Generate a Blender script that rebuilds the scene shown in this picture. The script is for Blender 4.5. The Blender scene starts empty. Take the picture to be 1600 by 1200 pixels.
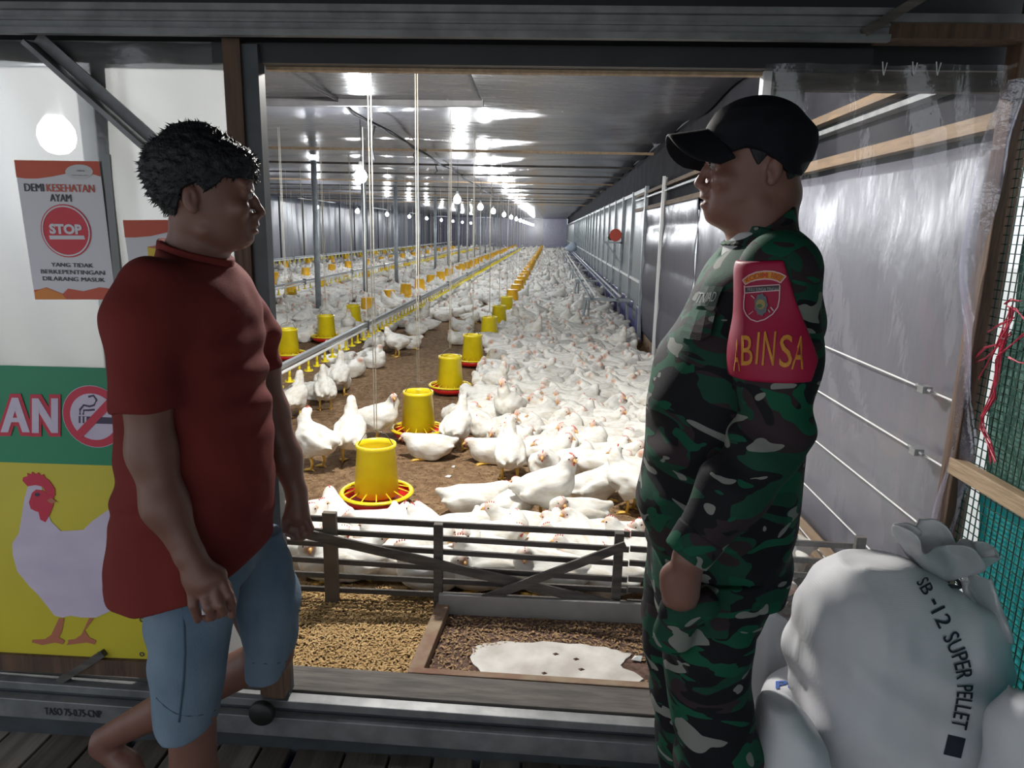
import bpy, math, random
import numpy as np
from mathutils import Vector, Matrix
from mathutils.bvhtree import BVHTree
random.seed(7); RNG = np.random.default_rng(11)
SC = bpy.context.scene; COL = SC.collection
PI = math.pi
# ------------------------------------------------------------------ camera
F = 1110.0; VPX, VPY, ROLL, CAMH = 862.0, 362.0, 0.033, 1.53
_dY = np.array([VPX-800, VPY-600, F]); _dY /= np.linalg.norm(_dY)
_dn = np.array([-ROLL, 1, 0.0]); _dn -= _dn.dot(_dY)*_dY; _dn /= np.linalg.norm(_dn)
_rt = np.cross(_dn, _dY)
if _rt[0] < 0: _rt = -_rt
cam = bpy.data.cameras.new('camera'); camo = bpy.data.objects.new('camera', cam); COL.objects.link(camo)
cam.sensor_width = 36; cam.lens = 36*F/1600; cam.clip_start = 0.05; cam.clip_end = 300
_ax = [(_rt[i], _dY[i], -_dn[i]) for i in range(3)]
camo.matrix_world = Matrix(((_ax[0][0], -_ax[1][0], -_ax[2][0], 0), (_ax[0][1], -_ax[1][1], -_ax[2][1], 0),
                            (_ax[0][2], -_ax[1][2], -_ax[2][2], CAMH), (0, 0, 0, 1)))
SC.camera = camo
# ------------------------------------------------------------------ world, exposure
W = bpy.data.worlds.new('daylight'); SC.world = W; W.use_nodes = True
W.node_tree.nodes['Background'].inputs[0].default_value = (0.86, 0.93, 1.0, 1)
WORLD_STRENGTH = 1.22
W.node_tree.nodes['Background'].inputs[1].default_value = WORLD_STRENGTH
SC.view_settings.view_transform = 'Standard'; SC.view_settings.look = 'None'
SC.view_settings.exposure = 0.0; SC.view_settings.gamma = 1.0; SC.view_settings.use_curve_mapping = False
SC.cycles.use_denoising = True; SC.cycles.max_bounces = 7; SC.cycles.transparent_max_bounces = 16
SC.cycles.sample_clamp_indirect = 6.0; SC.cycles.caustics_reflective = False; SC.cycles.caustics_refractive = False
BULB_NEAR, BULB_ROW = 2500.0, 620.0

# ------------------------------------------------------------------ measuring helpers: photograph pixel -> world point at a known depth / height
def _ray(x, y):
    v = np.array([x-800.0, y-600.0, F]); return np.array([v@_rt, v@_dY, -(v@_dn)])
def at(x, y, Y):
    r = _ray(x, y)*1.0; r = r*(Y/r[1]); return np.array([r[0], r[1], r[2]+CAMH])
def atz(x, y, Z):
    r = _ray(x, y); r = r*((Z-CAMH)/r[2]); return np.array([r[0], r[1], Z])
def atx(x, y, X):
    r = _ray(x, y); r = r*(X/r[0]); return np.array([X, r[1], r[2]+CAMH])
def proj(p):
    q = np.array(p, float)-[0, 0, CAMH]; c = q[0]*_rt+q[1]*_dY-q[2]*_dn
    return c[0]/c[2]*F+800, c[1]/c[2]*F+600

# ------------------------------------------------------------------ materials
def newmat(name):
    m = bpy.data.materials.new(name); m.use_nodes = True
    n = m.node_tree.nodes; return m, n, m.node_tree.links, n['Principled BSDF']
def setin(b, **k):
    for a, v in k.items():
        nm = {'color': 'Base Color', 'rough': 'Roughness', 'metal': 'Metallic', 'spec': 'Specular IOR Level', 'trans': 'Transmission Weight',
              'sheen': 'Sheen Weight', 'ior': 'IOR', 'alpha': 'Alpha', 'sss': 'Subsurface Weight', 'coat': 'Coat Weight'}[a]
        b.inputs[nm].default_value = (*v, 1) if a == 'color' else v
def mat(name, c1, c2=None, rough=0.6, metal=0.0, scale=20.0, stretch=(1, 1, 1), bump=0.0, bscale=None, spec=0.5, detail=4, lo=.35, hi=.65, sss=0.0, coat=0.0, bdist=.01):
    m, n, l, b = newmat(name); setin(b, color=c1, rough=rough, metal=metal, spec=spec, sss=sss, coat=coat)
    if sss: b.inputs['Subsurface Radius'].default_value = (.012, .004, .002)
    tc = n.new('ShaderNodeTexCoord'); mp = n.new('ShaderNodeMapping'); mp.inputs['Scale'].default_value = stretch
    l.new(tc.outputs['Object'], mp.inputs[0])
    if c2:
        t = n.new('ShaderNodeTexNoise'); t.inputs['Scale'].default_value = scale; t.inputs['Detail'].default_value = detail
        r = n.new('ShaderNodeValToRGB'); r.color_ramp.elements[0].position = lo; r.color_ramp.elements[1].position = hi
        r.color_ramp.elements[0].color = (*c1, 1); r.color_ramp.elements[1].color = (*c2, 1)
        l.new(mp.outputs[0], t.inputs['Vector']); l.new(t.outputs[0], r.inputs[0]); l.new(r.outputs[0], b.inputs['Base Color'])
    if bump:
        t2 = n.new('ShaderNodeTexNoise'); t2.inputs['Scale'].default_value = bscale or scale*2; t2.inputs['Detail'].default_value = 5
        bp = n.new('ShaderNodeBump'); bp.inputs['Strength'].default_value = bump; bp.inputs['Distance'].default_value = bdist
        l.new(mp.outputs[0], t2.inputs['Vector']); l.new(t2.outputs[0], bp.inputs['Height']); l.new(bp.outputs[0], b.inputs['Normal'])
    return m
def emit(name, c, s):
    m = bpy.data.materials.new(name); m.use_nodes = True; n = m.node_tree.nodes; n.clear()
    e = n.new('ShaderNodeEmission'); e.inputs[0].default_value = (*c, 1); e.inputs[1].default_value = s
    o = n.new('ShaderNodeOutputMaterial'); m.node_tree.links.new(e.outputs[0], o.inputs[0]); return m
def sheet(name, diff, transl, transp, gloss, col, tcol, rough=.15, bump=.3, bscale=6, stretch=(1, 1, 1)):
    """plastic film: weights of diffuse, translucent, see-through and glossy"""
    m = bpy.data.materials.new(name); m.use_nodes = True; n = m.node_tree.nodes; l = m.node_tree.links; n.clear()
    o = n.new('ShaderNodeOutputMaterial')
    tc = n.new('ShaderNodeTexCoord'); mp = n.new('ShaderNodeMapping'); mp.inputs['Scale'].default_value = stretch
    t = n.new('ShaderNodeTexNoise'); t.inputs['Scale'].default_value = bscale; t.inputs['Detail'].default_value = 6
    bp = n.new('ShaderNodeBump'); bp.inputs['Strength'].default_value = bump; bp.inputs['Distance'].default_value = .02
    l.new(tc.outputs['Object'], mp.inputs[0]); l.new(mp.outputs[0], t.inputs['Vector']); l.new(t.outputs[0], bp.inputs['Height'])
    cr = n.new('ShaderNodeMixRGB'); cr.inputs[1].default_value = (*[c*.8 for c in col], 1); cr.inputs[2].default_value = (*col, 1); l.new(t.outputs[0], cr.inputs[0])
    D = n.new('ShaderNodeBsdfDiffuse'); l.new(cr.outputs[0], D.inputs[0]); l.new(bp.outputs[0], D.inputs['Normal'])
    T = n.new('ShaderNodeBsdfTranslucent'); T.inputs[0].default_value = (*tcol, 1)
    P = n.new('ShaderNodeBsdfTransparent'); G = n.new('ShaderNodeBsdfGlossy'); G.inputs['Roughness'].default_value = rough; l.new(bp.outputs[0], G.inputs['Normal'])
    cur, tot = D, diff
    for node, w in ((T, transl), (P, transp), (G, gloss)):
        if w <= 0: continue
        tot += w; mx = n.new('ShaderNodeMixShader'); mx.inputs[0].default_value = w/tot
        l.new(cur.outputs[0], mx.inputs[1]); l.new(node.outputs[0], mx.inputs[2]); cur = mx
    l.new(cur.outputs[0], o.inputs[0]); return m

# ------------------------------------------------------------------ mesh helpers
def mesh(name, v, f, smooth=False):
    me = bpy.data.meshes.new(name); me.from_pydata([tuple(map(float, p)) for p in v], [], [tuple(map(int, q)) for q in f]); me.update()
    if smooth: me.polygons.foreach_set('use_smooth', np.ones(len(me.polygons), bool))
    return me
def npmesh(name, V, Q, smooth=True):
    """V (n,3), Q (m,4) or (m,3) numpy"""
    me = bpy.data.meshes.new(name); k = Q.shape[1]
    me.vertices.add(len(V)); me.vertices.foreach_set('co', V.astype(np.float32).ravel())
    me.loops.add(Q.size); me.loops.foreach_set('vertex_index', Q.astype(np.int32).ravel())
    me.polygons.add(len(Q)); me.polygons.foreach_set('loop_start', np.arange(0, Q.size, k, dtype=np.int32))
    me.polygons.foreach_set('loop_total', np.full(len(Q), k, np.int32))
    me.update(calc_edges=True); me.validate()
    if smooth: me.polygons.foreach_set('use_smooth', np.ones(len(me.polygons), bool))
    return me
def add(name, me, m, parent=None, label=None, cat=None, group=None, kind=None, loc=None):
    o = bpy.data.objects.new(name, me); COL.objects.link(o)
    if m is not None and me is not None and len(me.materials) == 0:
        for mm in (m if isinstance(m, (list, tuple)) else [m]): me.materials.append(mm)
    if parent is not None: o.parent = parent
    if loc is not None: o.location = loc
    tag(o, label, cat, group, kind); return o
def tag(o, label=None, cat=None, group=None, kind=None):
    for k, v in (('label', label), ('category', cat), ('group', group), ('kind', kind)):
        if v: o[k] = v
    return o
def empty(name, loc=(0, 0, 0), label=None, cat=None, group=None, kind=None):
    o = bpy.data.objects.new(name, None); COL.objects.link(o); o.location = loc; o.empty_display_size = .1
    return tag(o, label, cat, group, kind)
_ONES = ['zero', 'one', 'two', 'three', 'four', 'five', 'six', 'seven', 'eight', 'nine', 'ten', 'eleven', 'twelve', 'thirteen', 'fourteen', 'fifteen', 'sixteen', 'seventeen', 'eighteen', 'nineteen']
def words(n): return _ONES[n] if n < 20 else ['twenty', 'thirty', 'forty', 'fifty'][n//10-2]+('-'+_ONES[n % 10] if n % 10 else '')
class MB:
    """collects simple solids for ONE mesh"""
    def __init__(s): s.v = []; s.f = []
    def raw(s, v, f):
        k = len(s.v); s.v += [tuple(map(float, p)) for p in v]; s.f += [tuple(i+k for i in q) for q in f]; return s
    def box(s, c, d, R=None):
        c = np.array(c, float); d = np.array(d, float)/2
        p = [np.array([a*d[0], b*d[1], e*d[2]]) for a in (-1, 1) for b in (-1, 1) for e in (-1, 1)]
        if R is not None: p = [R@q for q in p]
        return s.raw([c+q for q in p], [(0, 1, 3, 2), (4, 6, 7, 5), (0, 4, 5, 1), (2, 3, 7, 6), (0, 2, 6, 4), (1, 5, 7, 3)])
    def bb(s, x0, x1, y0, y1, z0, z1): return s.box(((x0+x1)/2, (y0+y1)/2, (z0+z1)/2), (abs(x1-x0), abs(y1-y0), abs(z1-z0)))
    def beam(s, a, b, w, h, up=(0, 0, 1)):
        a = np.array(a, float); b = np.array(b, float); d = b-a; L = np.linalg.norm(d); d /= L
        u = np.array(up, float); x = np.cross(d, u); x /= np.linalg.norm(x); u = np.cross(x, d)
        return s.box((a+b)/2, (w, L, h), np.stack([x, d, u], 1))
    def tube(s, pts, r, n=8, closed_ends=True):
        pts = [np.array(p, float) for p in pts]; rs = r if hasattr(r, '__len__') else [r]*len(pts)
        k = len(s.v); ref = np.array([0, 0, 1.0])
        for i, p in enumerate(pts):
            d = pts[min(i+1, len(pts)-1)]-pts[max(i-1, 0)]; d = d/(np.linalg.norm(d)+1e-9)
            q = ref if abs(d[2]) < .9 else np.array([1.0, 0, 0]); x = np.cross(d, q); x /= np.linalg.norm(x); y = np.cross(d, x)
            for j in range(n):
                a = 2*PI*j/n; s.v.append(tuple(p+rs[i]*(math.cos(a)*x+math.sin(a)*y)))
        for i in range(len(pts)-1):
            for j in range(n): s.f.append((k+i*n+j, k+i*n+(j+1) % n, k+(i+1)*n+(j+1) % n, k+(i+1)*n+j))
        if closed_ends: s.f.append(tuple(k+j for j in range(n))[::-1]); s.f.append(tuple(k+(len(pts)-1)*n+j for j in range(n)))
        return s
    def lathe(s, prof, c=(0, 0, 0), n=24):
        k = len(s.v)
        for r, z in prof:
            for j in range(n): a = 2*PI*j/n; s.v.append((c[0]+r*math.cos(a), c[1]+r*math.sin(a), c[2]+z))
        for i in range(len(prof)-1):
            for j in range(n): s.f.append((k+i*n+j, k+i*n+(j+1) % n, k+(i+1)*n+(j+1) % n, k+(i+1)*n+j))
        return s
    def prism(s, poly, y0, y1):
        """polygon in XZ extruded along Y"""
        n = len(poly); k = len(s.v); s.v += [(float(p[0]), y0, float(p[1])) for p in poly]+[(float(p[0]), y1, float(p[1])) for p in poly]
        s.f.append(tuple(range(k, k+n))); s.f.append(tuple(range(k+2*n-1, k+n-1, -1)))
        for i in range(n): s.f.append((k+i, k+n+i, k+n+(i+1) % n, k+(i+1) % n))
        return s
    def me(s, name, smooth=False): return mesh(name, s.v, s.f, smooth)
    def obj(s, name, m, parent=None, smooth=False, **k): return add(name, s.me(name, smooth), m, parent, **k)
def bevel(o, w=.004, seg=2):
    md = o.modifiers.new('bevel', 'BEVEL'); md.width = w; md.segments = seg; md.limit_method = 'ANGLE'; return o
def grid_mesh(name, fn, nu, nv, smooth=True, thick=0.0):
    u, v = np.meshgrid(np.linspace(0, 1, nu), np.linspace(0, 1, nv), indexing='ij')
    P = np.stack(fn(u, v), -1).reshape(-1, 3); i = np.arange(nu*nv).reshape(nu, nv)
    Q = np.stack([i[:-1, :-1], i[1:, :-1], i[1:, 1:], i[:-1, 1:]], -1).reshape(-1, 4)
    return npmesh(name, P, Q, smooth)
def solid(o, t, off=0):
    md = o.modifiers.new('thickness', 'SOLIDIFY'); md.thickness = t; md.offset = off; return o
_tcache = {}
def text_v(s, bold=0.0):
    """flat outline lettering, returns verts in unit box 0..1 x 0..1 and faces"""
    if (s, bold) in _tcache: return _tcache[(s, bold)]
    c = bpy.data.curves.new('lettering', 'FONT'); c.body = s; c.size = 1; c.offset = bold if bold > .025 else bold*.4; c.resolution_u = 3
    o = bpy.data.objects.new('lettering', c); COL.objects.link(o); dg = bpy.context.evaluated_depsgraph_get(); dg.update()
    me = bpy.data.meshes.new_from_object(o.evaluated_get(dg)); v = np.array([p.co[:] for p in me.vertices]); f = [tuple(p.vertices) for p in me.polygons]
    bpy.data.objects.remove(o); bpy.data.curves.remove(c); bpy.data.meshes.remove(me)
    lo = v.min(0); hi = v.max(0); v = (v-lo)/np.maximum(hi-lo, 1e-6); _tcache[(s, bold)] = (v[:, :2], f); return v[:, :2], f

# ------------------------------------------------------------------ signed distance modelling (bodies, cloth, birds, sacks)
class G:
    def __init__(s, lo, hi, h):
        s.lo = np.array(lo, float); s.h = h; n = np.ceil((np.array(hi)-s.lo)/h).astype(int)+1
        ax = [(s.lo[i]+h*np.arange(n[i])).astype(np.float32) for i in range(3)]
        s.x, s.y, s.z = np.meshgrid(*ax, indexing='ij')
    def cone(s, a, b, ra, rb=None):
        rb = ra if rb is None else rb; a = np.array(a, np.float32); b = np.array(b, np.float32); d = b-a; L = float(d@d)+1e-9
        px, py, pz = s.x-a[0], s.y-a[1], s.z-a[2]; t = np.clip((px*d[0]+py*d[1]+pz*d[2])/L, 0, 1)
        return np.sqrt((px-t*d[0])**2+(py-t*d[1])**2+(pz-t*d[2])**2)-(ra+(rb-ra)*t)
    def chain(s, pts, rs, k=.01):
        D = None
        for i in range(len(pts)-1):
            d = s.cone(pts[i], pts[i+1], rs[i], rs[i+1]); D = d if D is None else smin(D, d, k)
        return D
    def ell(s, c, r, R=None):
        p = [s.x-c[0], s.y-c[1], s.z-c[2]]
        if R is not None: p = [R[0][i]*p[0]+R[1][i]*p[1]+R[2][i]*p[2] for i in range(3)]
        k0 = np.sqrt((p[0]/r[0])**2+(p[1]/r[1])**2+(p[2]/r[2])**2); k1 = np.sqrt((p[0]/r[0]**2)**2+(p[1]/r[1]**2)**2+(p[2]/r[2]**2)**2)+1e-6
        return k0*(k0-1)/k1
    def zloft(s, tab, n=2.2):
        """rows: z, x0, x1, y0, y1"""
        T = np.array(sorted(tab, key=lambda r: r[0]), float); zz = np.linspace(T[0, 0], T[-1, 0], 120)
        C = [np.interp(zz, T[:, 0], T[:, i]) for i in range(1, 5)]
        ker = np.ones(9)/9; C = [np.convolve(np.pad(c, 4, 'edge'), ker, 'valid') for c in C]
        g = [np.interp(s.z, zz, c).astype(np.float32) for c in C]
        cx, rx, cy, ry = (g[0]+g[1])/2, (g[1]-g[0])/2, (g[2]+g[3])/2, (g[3]-g[2])/2
        k = (np.abs((s.x-cx)/rx)**n+np.abs((s.y-cy)/ry)**n)**(1/n); d = (k-1)*np.minimum(rx, ry)
        return np.maximum(d, np.maximum(s.z-T[-1, 0], T[0, 0]-s.z))
    def noise(s, freq, seed=0, stretch=(1, 1, 1)): return vnoise(s.x*freq*stretch[0], s.y*freq*stretch[1], s.z*freq*stretch[2], seed)
    def mesh(s, D, name, smooth_it=1): return surface_nets(D, s.lo, s.h, name, smooth_it)
def smin(a, b, k):
    h = np.clip(.5+.5*(b-a)/k, 0, 1); return b+(a-b)*h-k*h*(1-h)
def smax(a, b, k): return -smin(-a, -b, k)
def vnoise(x, y, z, seed=0):
    T = np.random.default_rng(seed).random(4096).astype(np.float32)
    xi, yi, zi = np.floor(x).astype(int), np.floor(y).astype(int), np.floor(z).astype(int)
    fx, fy, fz = [(t*t*(3-2*t)).astype(np.float32) for t in (x-xi, y-yi, z-zi)]
    def H(i, j, k): return T[(i*73+j*179+k*283) & 4095]
    r = 0
    for a in (0, 1):
        for b in (0, 1):
            for c in (0, 1): r = r+H(xi+a, yi+b, zi+c)*(fx if a else 1-fx)*(fy if b else 1-fy)*(fz if c else 1-fz)
    return r*2-1
def surface_nets(D, lo, h, name, smooth_it=1, raw=False):
    D = D.astype(np.float32); nx, ny, nz = D.shape; S = D < 0
    c = sum(S[a:nx-1+a, b:ny-1+b, e:nz-1+e].astype(np.int8) for a in (0, 1) for b in (0, 1) for e in (0, 1))
    act = (c > 0) & (c < 8); idx = -np.ones(act.shape, np.int64); I, J, K = np.nonzero(act); idx[I, J, K] = np.arange(len(I))
    P = np.zeros((len(I), 3)); N = np.zeros(len(I))
    cs = [(a, b, e) for a in (0, 1) for b in (0, 1) for e in (0, 1)]
    for p in cs:
        for ax in range(3):
            if p[ax]: continue
            q = list(p); q[ax] = 1; d0 = D[I+p[0], J+p[1], K+p[2]]; d1 = D[I+q[0], J+q[1], K+q[2]]; m = (d0 < 0) != (d1 < 0)
            t = np.where(m, d0/(d0-d1+1e-12), 0); pt = np.tile(np.array(p, float), (len(I), 1)); pt[:, ax] += t
            P[m] += pt[m]; N[m] += 1
    V = (np.stack([I, J, K], 1)+P/N[:, None])*h+lo
    Q = []
    for ax in range(3):
        sl0 = [slice(None)]*3; sl1 = [slice(None)]*3; sl0[ax] = slice(0, -1); sl1[ax] = slice(1, None)
        A, B = S[tuple(sl0)], S[tuple(sl1)]; e = np.argwhere(A != B); o1, o2 = [(1, 2), (2, 0), (0, 1)][ax]
        e = e[(e[:, o1] > 0) & (e[:, o2] > 0) & (e[:, o1] < D.shape[o1]-1) & (e[:, o2] < D.shape[o2]-1)]
        fl = A[e[:, 0], e[:, 1], e[:, 2]]
        def g(u, w):
            k = e.copy(); k[:, o1] -= u; k[:, o2] -= w; return idx[k[:, 0], k[:, 1], k[:, 2]]
        q = np.stack([g(1, 1), g(0, 1), g(0, 0), g(1, 0)], 1); q[~fl] = q[~fl][:, ::-1]; Q.append(q)
    Q = np.concatenate(Q); Q = Q[(Q >= 0).all(1)]
    for _ in range(smooth_it):
        acc = np.zeros_like(V); n = np.zeros(len(V))
        for a, b in ((0, 1), (1, 2), (2, 3), (3, 0)):
            for i, j in ((a, b), (b, a)): np.add.at(acc, Q[:, i], V[Q[:, j]]); np.add.at(n, Q[:, i], 1)
        V = .5*V+.5*acc/np.maximum(n, 1)[:, None]
    if raw: return V, Q
    return npmesh(name, V, Q, True)
def bvh_of(me): return BVHTree.FromPolygons([v.co[:] for v in me.vertices], [tuple(p.vertices) for p in me.polygons])
def drape_text(s, me_or_bvh, fn, off, bold=.0, sub=1):
    """lettering laid on a surface: fn(u,v)->(origin, direction); each point is cast onto the surface and lifted by off"""
    v, f = text_v(s, bold); b = me_or_bvh if isinstance(me_or_bvh, BVHTree) else bvh_of(me_or_bvh); out = []
    for u, w in v:
        o, d = fn(u, w); h = b.ray_cast(Vector(o), Vector(d)); p = h[0] if h[0] is not None else Vector(o)+Vector(d)*.2
        out.append(tuple(p-Vector(d)*off))
    return out, f
# ------------------------------------------------------------------ shared materials
M = {}
M['steel'] = mat('galvanised_steel', (.24, .245, .25), (.16, .165, .17), rough=.42, metal=.35, scale=14, bump=.08, bscale=60)
M['steel_dark'] = mat('dark_painted_steel', (.055, .065, .075), (.04, .045, .05), rough=.45, scale=12)
M['wood_brown'] = mat('brown_timber', (.115, .062, .036), (.06, .034, .022), rough=.7, scale=9, stretch=(6, 6, .6), bump=.3, bscale=20)
M['wood_pale'] = mat('pale_timber', (.42, .30, .19), (.30, .21, .13), rough=.7, scale=9, stretch=(6, .7, 6), bump=.3, bscale=20)
M['wood_tan'] = mat('tan_rail_timber', (.19, .125, .075), (.13, .088, .055), rough=.75, scale=9, stretch=(6, .7, 6), bump=.3, bscale=20)
M['wood_grey'] = mat('weathered_grey_timber', (.115, .10, .09), (.055, .048, .044), rough=.8, scale=8, stretch=(.8, 5, 5), bump=.4, bscale=25)
M['wood_dusty'] = mat('dusty_reddish_timber', (.17, .085, .055), (.24, .18, .12), rough=.85, scale=10, bump=.5, bscale=30)
M['deck'] = mat('deck_timber', (.10, .085, .075), (.20, .175, .155), rough=.75, scale=4, stretch=(5, .5, 1), bump=.3, bscale=18)
M['deck_dark'] = mat('dark_deck_timber', (.05, .04, .035), (.10, .085, .07), rough=.75, scale=4, stretch=(5, .5, 1), bump=.3, bscale=18)
M['blue'] = mat('blue_tarpaulin', (.02, .05, .42), (.015, .03, .28), rough=.5, scale=7)
M['litter'] = mat('rice_husk_litter', (.165, .098, .054), (.31, .205, .118), rough=.95, scale=26, detail=10, bump=.9, bscale=120, spec=.15, lo=.38, hi=.66)
M['husk'] = mat('fresh_rice_husk', (.36, .22, .095), (.52, .36, .17), rough=.9, scale=60, spec=.2)
M['husk_dark'] = mat('trampled_rice_husk', (.22, .135, .07), (.36, .235, .125), rough=.9, scale=60, spec=.2)
M['soil'] = mat('tray_dirt', (.075, .045, .035), (.15, .095, .075), rough=.95, scale=45, bump=.9, bscale=110, spec=.15)
M['lime'] = mat('white_lime_crust', (.62, .60, .57), (.42, .39, .36), rough=.7, scale=9, detail=8, bump=.3, bscale=40)
M['ceiling'] = mat('silver_ceiling_film', (.150, .152, .170), (.115, .118, .145), rough=.22, scale=.8, stretch=(1, 3, 1), bump=.25, bscale=3.0, bdist=.03, spec=.7)
M['tarp'] = sheet('silver_lavender_tarpaulin', .78, .07, 0, .15, (.120, .118, .150), (.26, .27, .38), rough=.25, bump=.5, bscale=5, stretch=(1, 1.2, .5))
M['tarp_pale'] = sheet('pale_silver_tarpaulin', .78, .04, 0, .16, (.30, .33, .34), (.5, .5, .5), rough=.3, bump=.4, bscale=4, stretch=(1, 1.5, .4))
M['tarp_blue'] = sheet('blue_violet_tarpaulin', .8, .05, 0, .15, (.13, .13, .30), (.2, .2, .5), rough=.3, bump=.6, bscale=6)
M['left_tarp'] = sheet('grey_blue_wall_film', .75, .03, 0, .22, (.22, .24, .30), (.3, .3, .4), rough=.3, bump=.5, bscale=1.5)
M['film'] = sheet('milky_door_film', .36, .50, .035, .08, (.19, .195, .20), (.27, .28, .285), rough=.2, bump=.6, bscale=3.5)
M['clear'] = sheet('clear_plastic_film', .035, .03, .90, .075, (.7, .7, .75), (.8, .8, .85), rough=.06, bump=.9, bscale=4, stretch=(2.2, 1, .6))
M['dark_roof'] = mat('black_roof_underside', (.012, .012, .014), (.02, .02, .024), rough=.5, scale=6)
M['white_pvc'] = mat('white_pipe', (.75, .76, .76), rough=.35)
M['grey_pvc'] = mat('grey_pipe', (.30, .32, .34), rough=.4)
M['pole'] = mat('grey_steel_pole', (.36, .40, .43), (.26, .29, .32), rough=.45, metal=.3, scale=8)
M['lemon'] = mat('lemon_plastic', (.80, .66, .015), (.74, .58, .01), rough=.34, scale=10, sss=0.0, coat=.1)
M['golden'] = mat('golden_plastic', (.80, .44, .012), (.72, .38, .01), rough=.4, scale=10)
M['redpan'] = mat('red_plastic', (.62, .018, .015), (.5, .012, .012), rough=.38, scale=10)
M['rope'] = mat('pale_cord', (.62, .58, .50), (.5, .46, .38), rough=.9, scale=60)
M['darkrope'] = mat('dark_cord', (.04, .04, .045), rough=.9)
M['wire'] = mat('steel_wire', (.16, .16, .16), rough=.4, metal=.8)
M['mesh'] = mat('dark_green_wire_mesh', (.012, .05, .035), rough=.5)
M['net'] = sheet('grey_green_shade_net', .55, .36, .02, .03, (.16, .27, .24), (.30, .50, .43), rough=.5, bump=.5, bscale=8)
M['net_teal'] = sheet('teal_shade_net', .55, .40, .02, .03, (.05, .34, .36), (.10, .60, .60), rough=.5, bump=.5, bscale=8)
M['raffia'] = mat('pink_red_raffia', (.62, .05, .10), (.5, .03, .07), rough=.4, scale=30)
M['paper'] = mat('poster_white', (.60, .59, .64), rough=.5)
M['ink'] = mat('print_black', (.018, .018, .028), rough=.5)
M['orange'] = mat('print_orange_red', (.52, .075, .025), (.46, .05, .022), rough=.5, scale=4)
M['redprint'] = mat('print_red', (.55, .018, .04), rough=.5)
M['amber'] = mat('print_amber', (.62, .20, .02), rough=.5)
M['green'] = mat('banner_green', (.0, .215, .10), (.0, .19, .085), rough=.42, scale=3)
M['yellow'] = mat('banner_yellow', (.56, .47, .035), (.50, .42, .03), rough=.42, scale=3)
M['lilac'] = mat('print_pale_lilac', (.58, .50, .62), (.50, .43, .56), rough=.5, scale=5, stretch=(1, 1, 2.5))
M['crimson'] = mat('print_crimson', (.50, .015, .05), rough=.5)
M['brownprint'] = mat('print_brown_leg', (.42, .14, .08), rough=.5)
M['navy'] = mat('print_navy', (.03, .02, .06), rough=.5)
M['sackw'] = mat('woven_white_sack', (.66, .66, .69), (.58, .58, .62), rough=.55, scale=5, bump=.15, bscale=260, spec=.4)
def weave(m):
    n, l = m.node_tree.nodes, m.node_tree.links; tc = n.new('ShaderNodeTexCoord'); b = n['Principled BSDF']; ad = n.new('ShaderNodeMath'); ad.operation = 'ADD'
    for i, d in enumerate(('X', 'Z')):
        w = n.new('ShaderNodeTexWave'); w.bands_direction = d; w.inputs['Scale'].default_value = 95; w.inputs['Distortion'].default_value = .6; l.new(tc.outputs['Object'], w.inputs['Vector']); l.new(w.outputs['Fac'], ad.inputs[i])
    bp = n.new('ShaderNodeBump'); bp.inputs['Strength'].default_value = .09; bp.inputs['Distance'].default_value = .003; l.new(ad.outputs[0], bp.inputs['Height']); l.new(bp.outputs[0], b.inputs['Normal'])
weave(M['sackw'])
M['liner'] = sheet('milky_sack_liner', .55, .25, .08, .1, (.72, .73, .76), (.8, .8, .82), rough=.3, bump=.5, bscale=14)
M['sackink'] = mat('sack_print_dark', (.012, .014, .03), rough=.6)
M['sackblue'] = mat('sack_print_blue', (.02, .09, .38), rough=.6)
M['black'] = mat('black_plastic', (.012, .012, .012), rough=.5)

# ------------------------------------------------------------------ setting: ground, deck, shed floor
XR, XL, YE, ZF, ZC = 1.25, -9.6, 60.0, 0.10, 2.56
MB().bb(-40, 40, -30, 90, -.75, -.7).obj('ground', mat('bare_pale_earth', (.70, .67, .60), (.78, .76, .70), rough=1, scale=3), label='bare earth under and around the raised shed', cat='ground', kind='structure')
deck = empty('floor', (0, 0, 0), 'dark timber plank deck in front of the shed doorway', 'floor', kind='structure')
xk = -2.6; i = 0
while xk < 1.08:
    w = .105+.05*random.random()
    if xk+w > 1.09: w = 1.09-xk
    if w > .03:
        bevel(MB().bb(xk, xk+w-.008-(.016 if i % 4 == 2 else 0), -.9+.2*random.random(), 1.86, -.03, -.002*random.random()).obj('plank', M['deck'] if random.random() < .55 else M['deck_dark'], deck), .003)
    xk += w; i += 1
MB().bb(-2.6, 1.09, -.9, 1.86, -.05, -.04).obj('blue_underlay', M['blue'], deck)
MB().bb(XL, XR, 1.98, YE, ZF-.1, ZF).obj('floor.001', M['litter'], label='brown litter floor of the chicken shed', cat='floor', kind='structure')

# loose rice husk in front of the fence (uncountable)
def husk_field(name, n, box, m, label, seed, hmax=.012, mask=None):
    r = np.random.default_rng(seed); x = r.uniform(box[0], box[1], n); y = r.uniform(box[2], box[3], n)
    if mask is not None:
        k = mask(x, y); x, y = x[k], y[k]; n = len(x)
    z = ZF+r.uniform(0, hmax, n); a = r.uniform(0, 2*PI, n); t = r.uniform(-.5, .5, n); L = r.uniform(.006, .012, n); wd = L*.36
    ca, sa = np.cos(a), np.sin(a); V = np.zeros((n, 4, 3))
    for j, (u, v) in enumerate(((-1, 0), (0, -1), (1, 0), (0, 1))):
        V[:, j, 0] = x+u*L*ca-v*wd*sa; V[:, j, 1] = y+u*L*sa+v*wd*ca; V[:, j, 2] = z+u*L*np.sin(t)*.6+(.003 if v else 0)
    return add(name, npmesh(name, V.reshape(-1, 3), np.arange(4*n).reshape(n, 4), False), m, label=label, cat='litter', kind='stuff')
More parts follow.
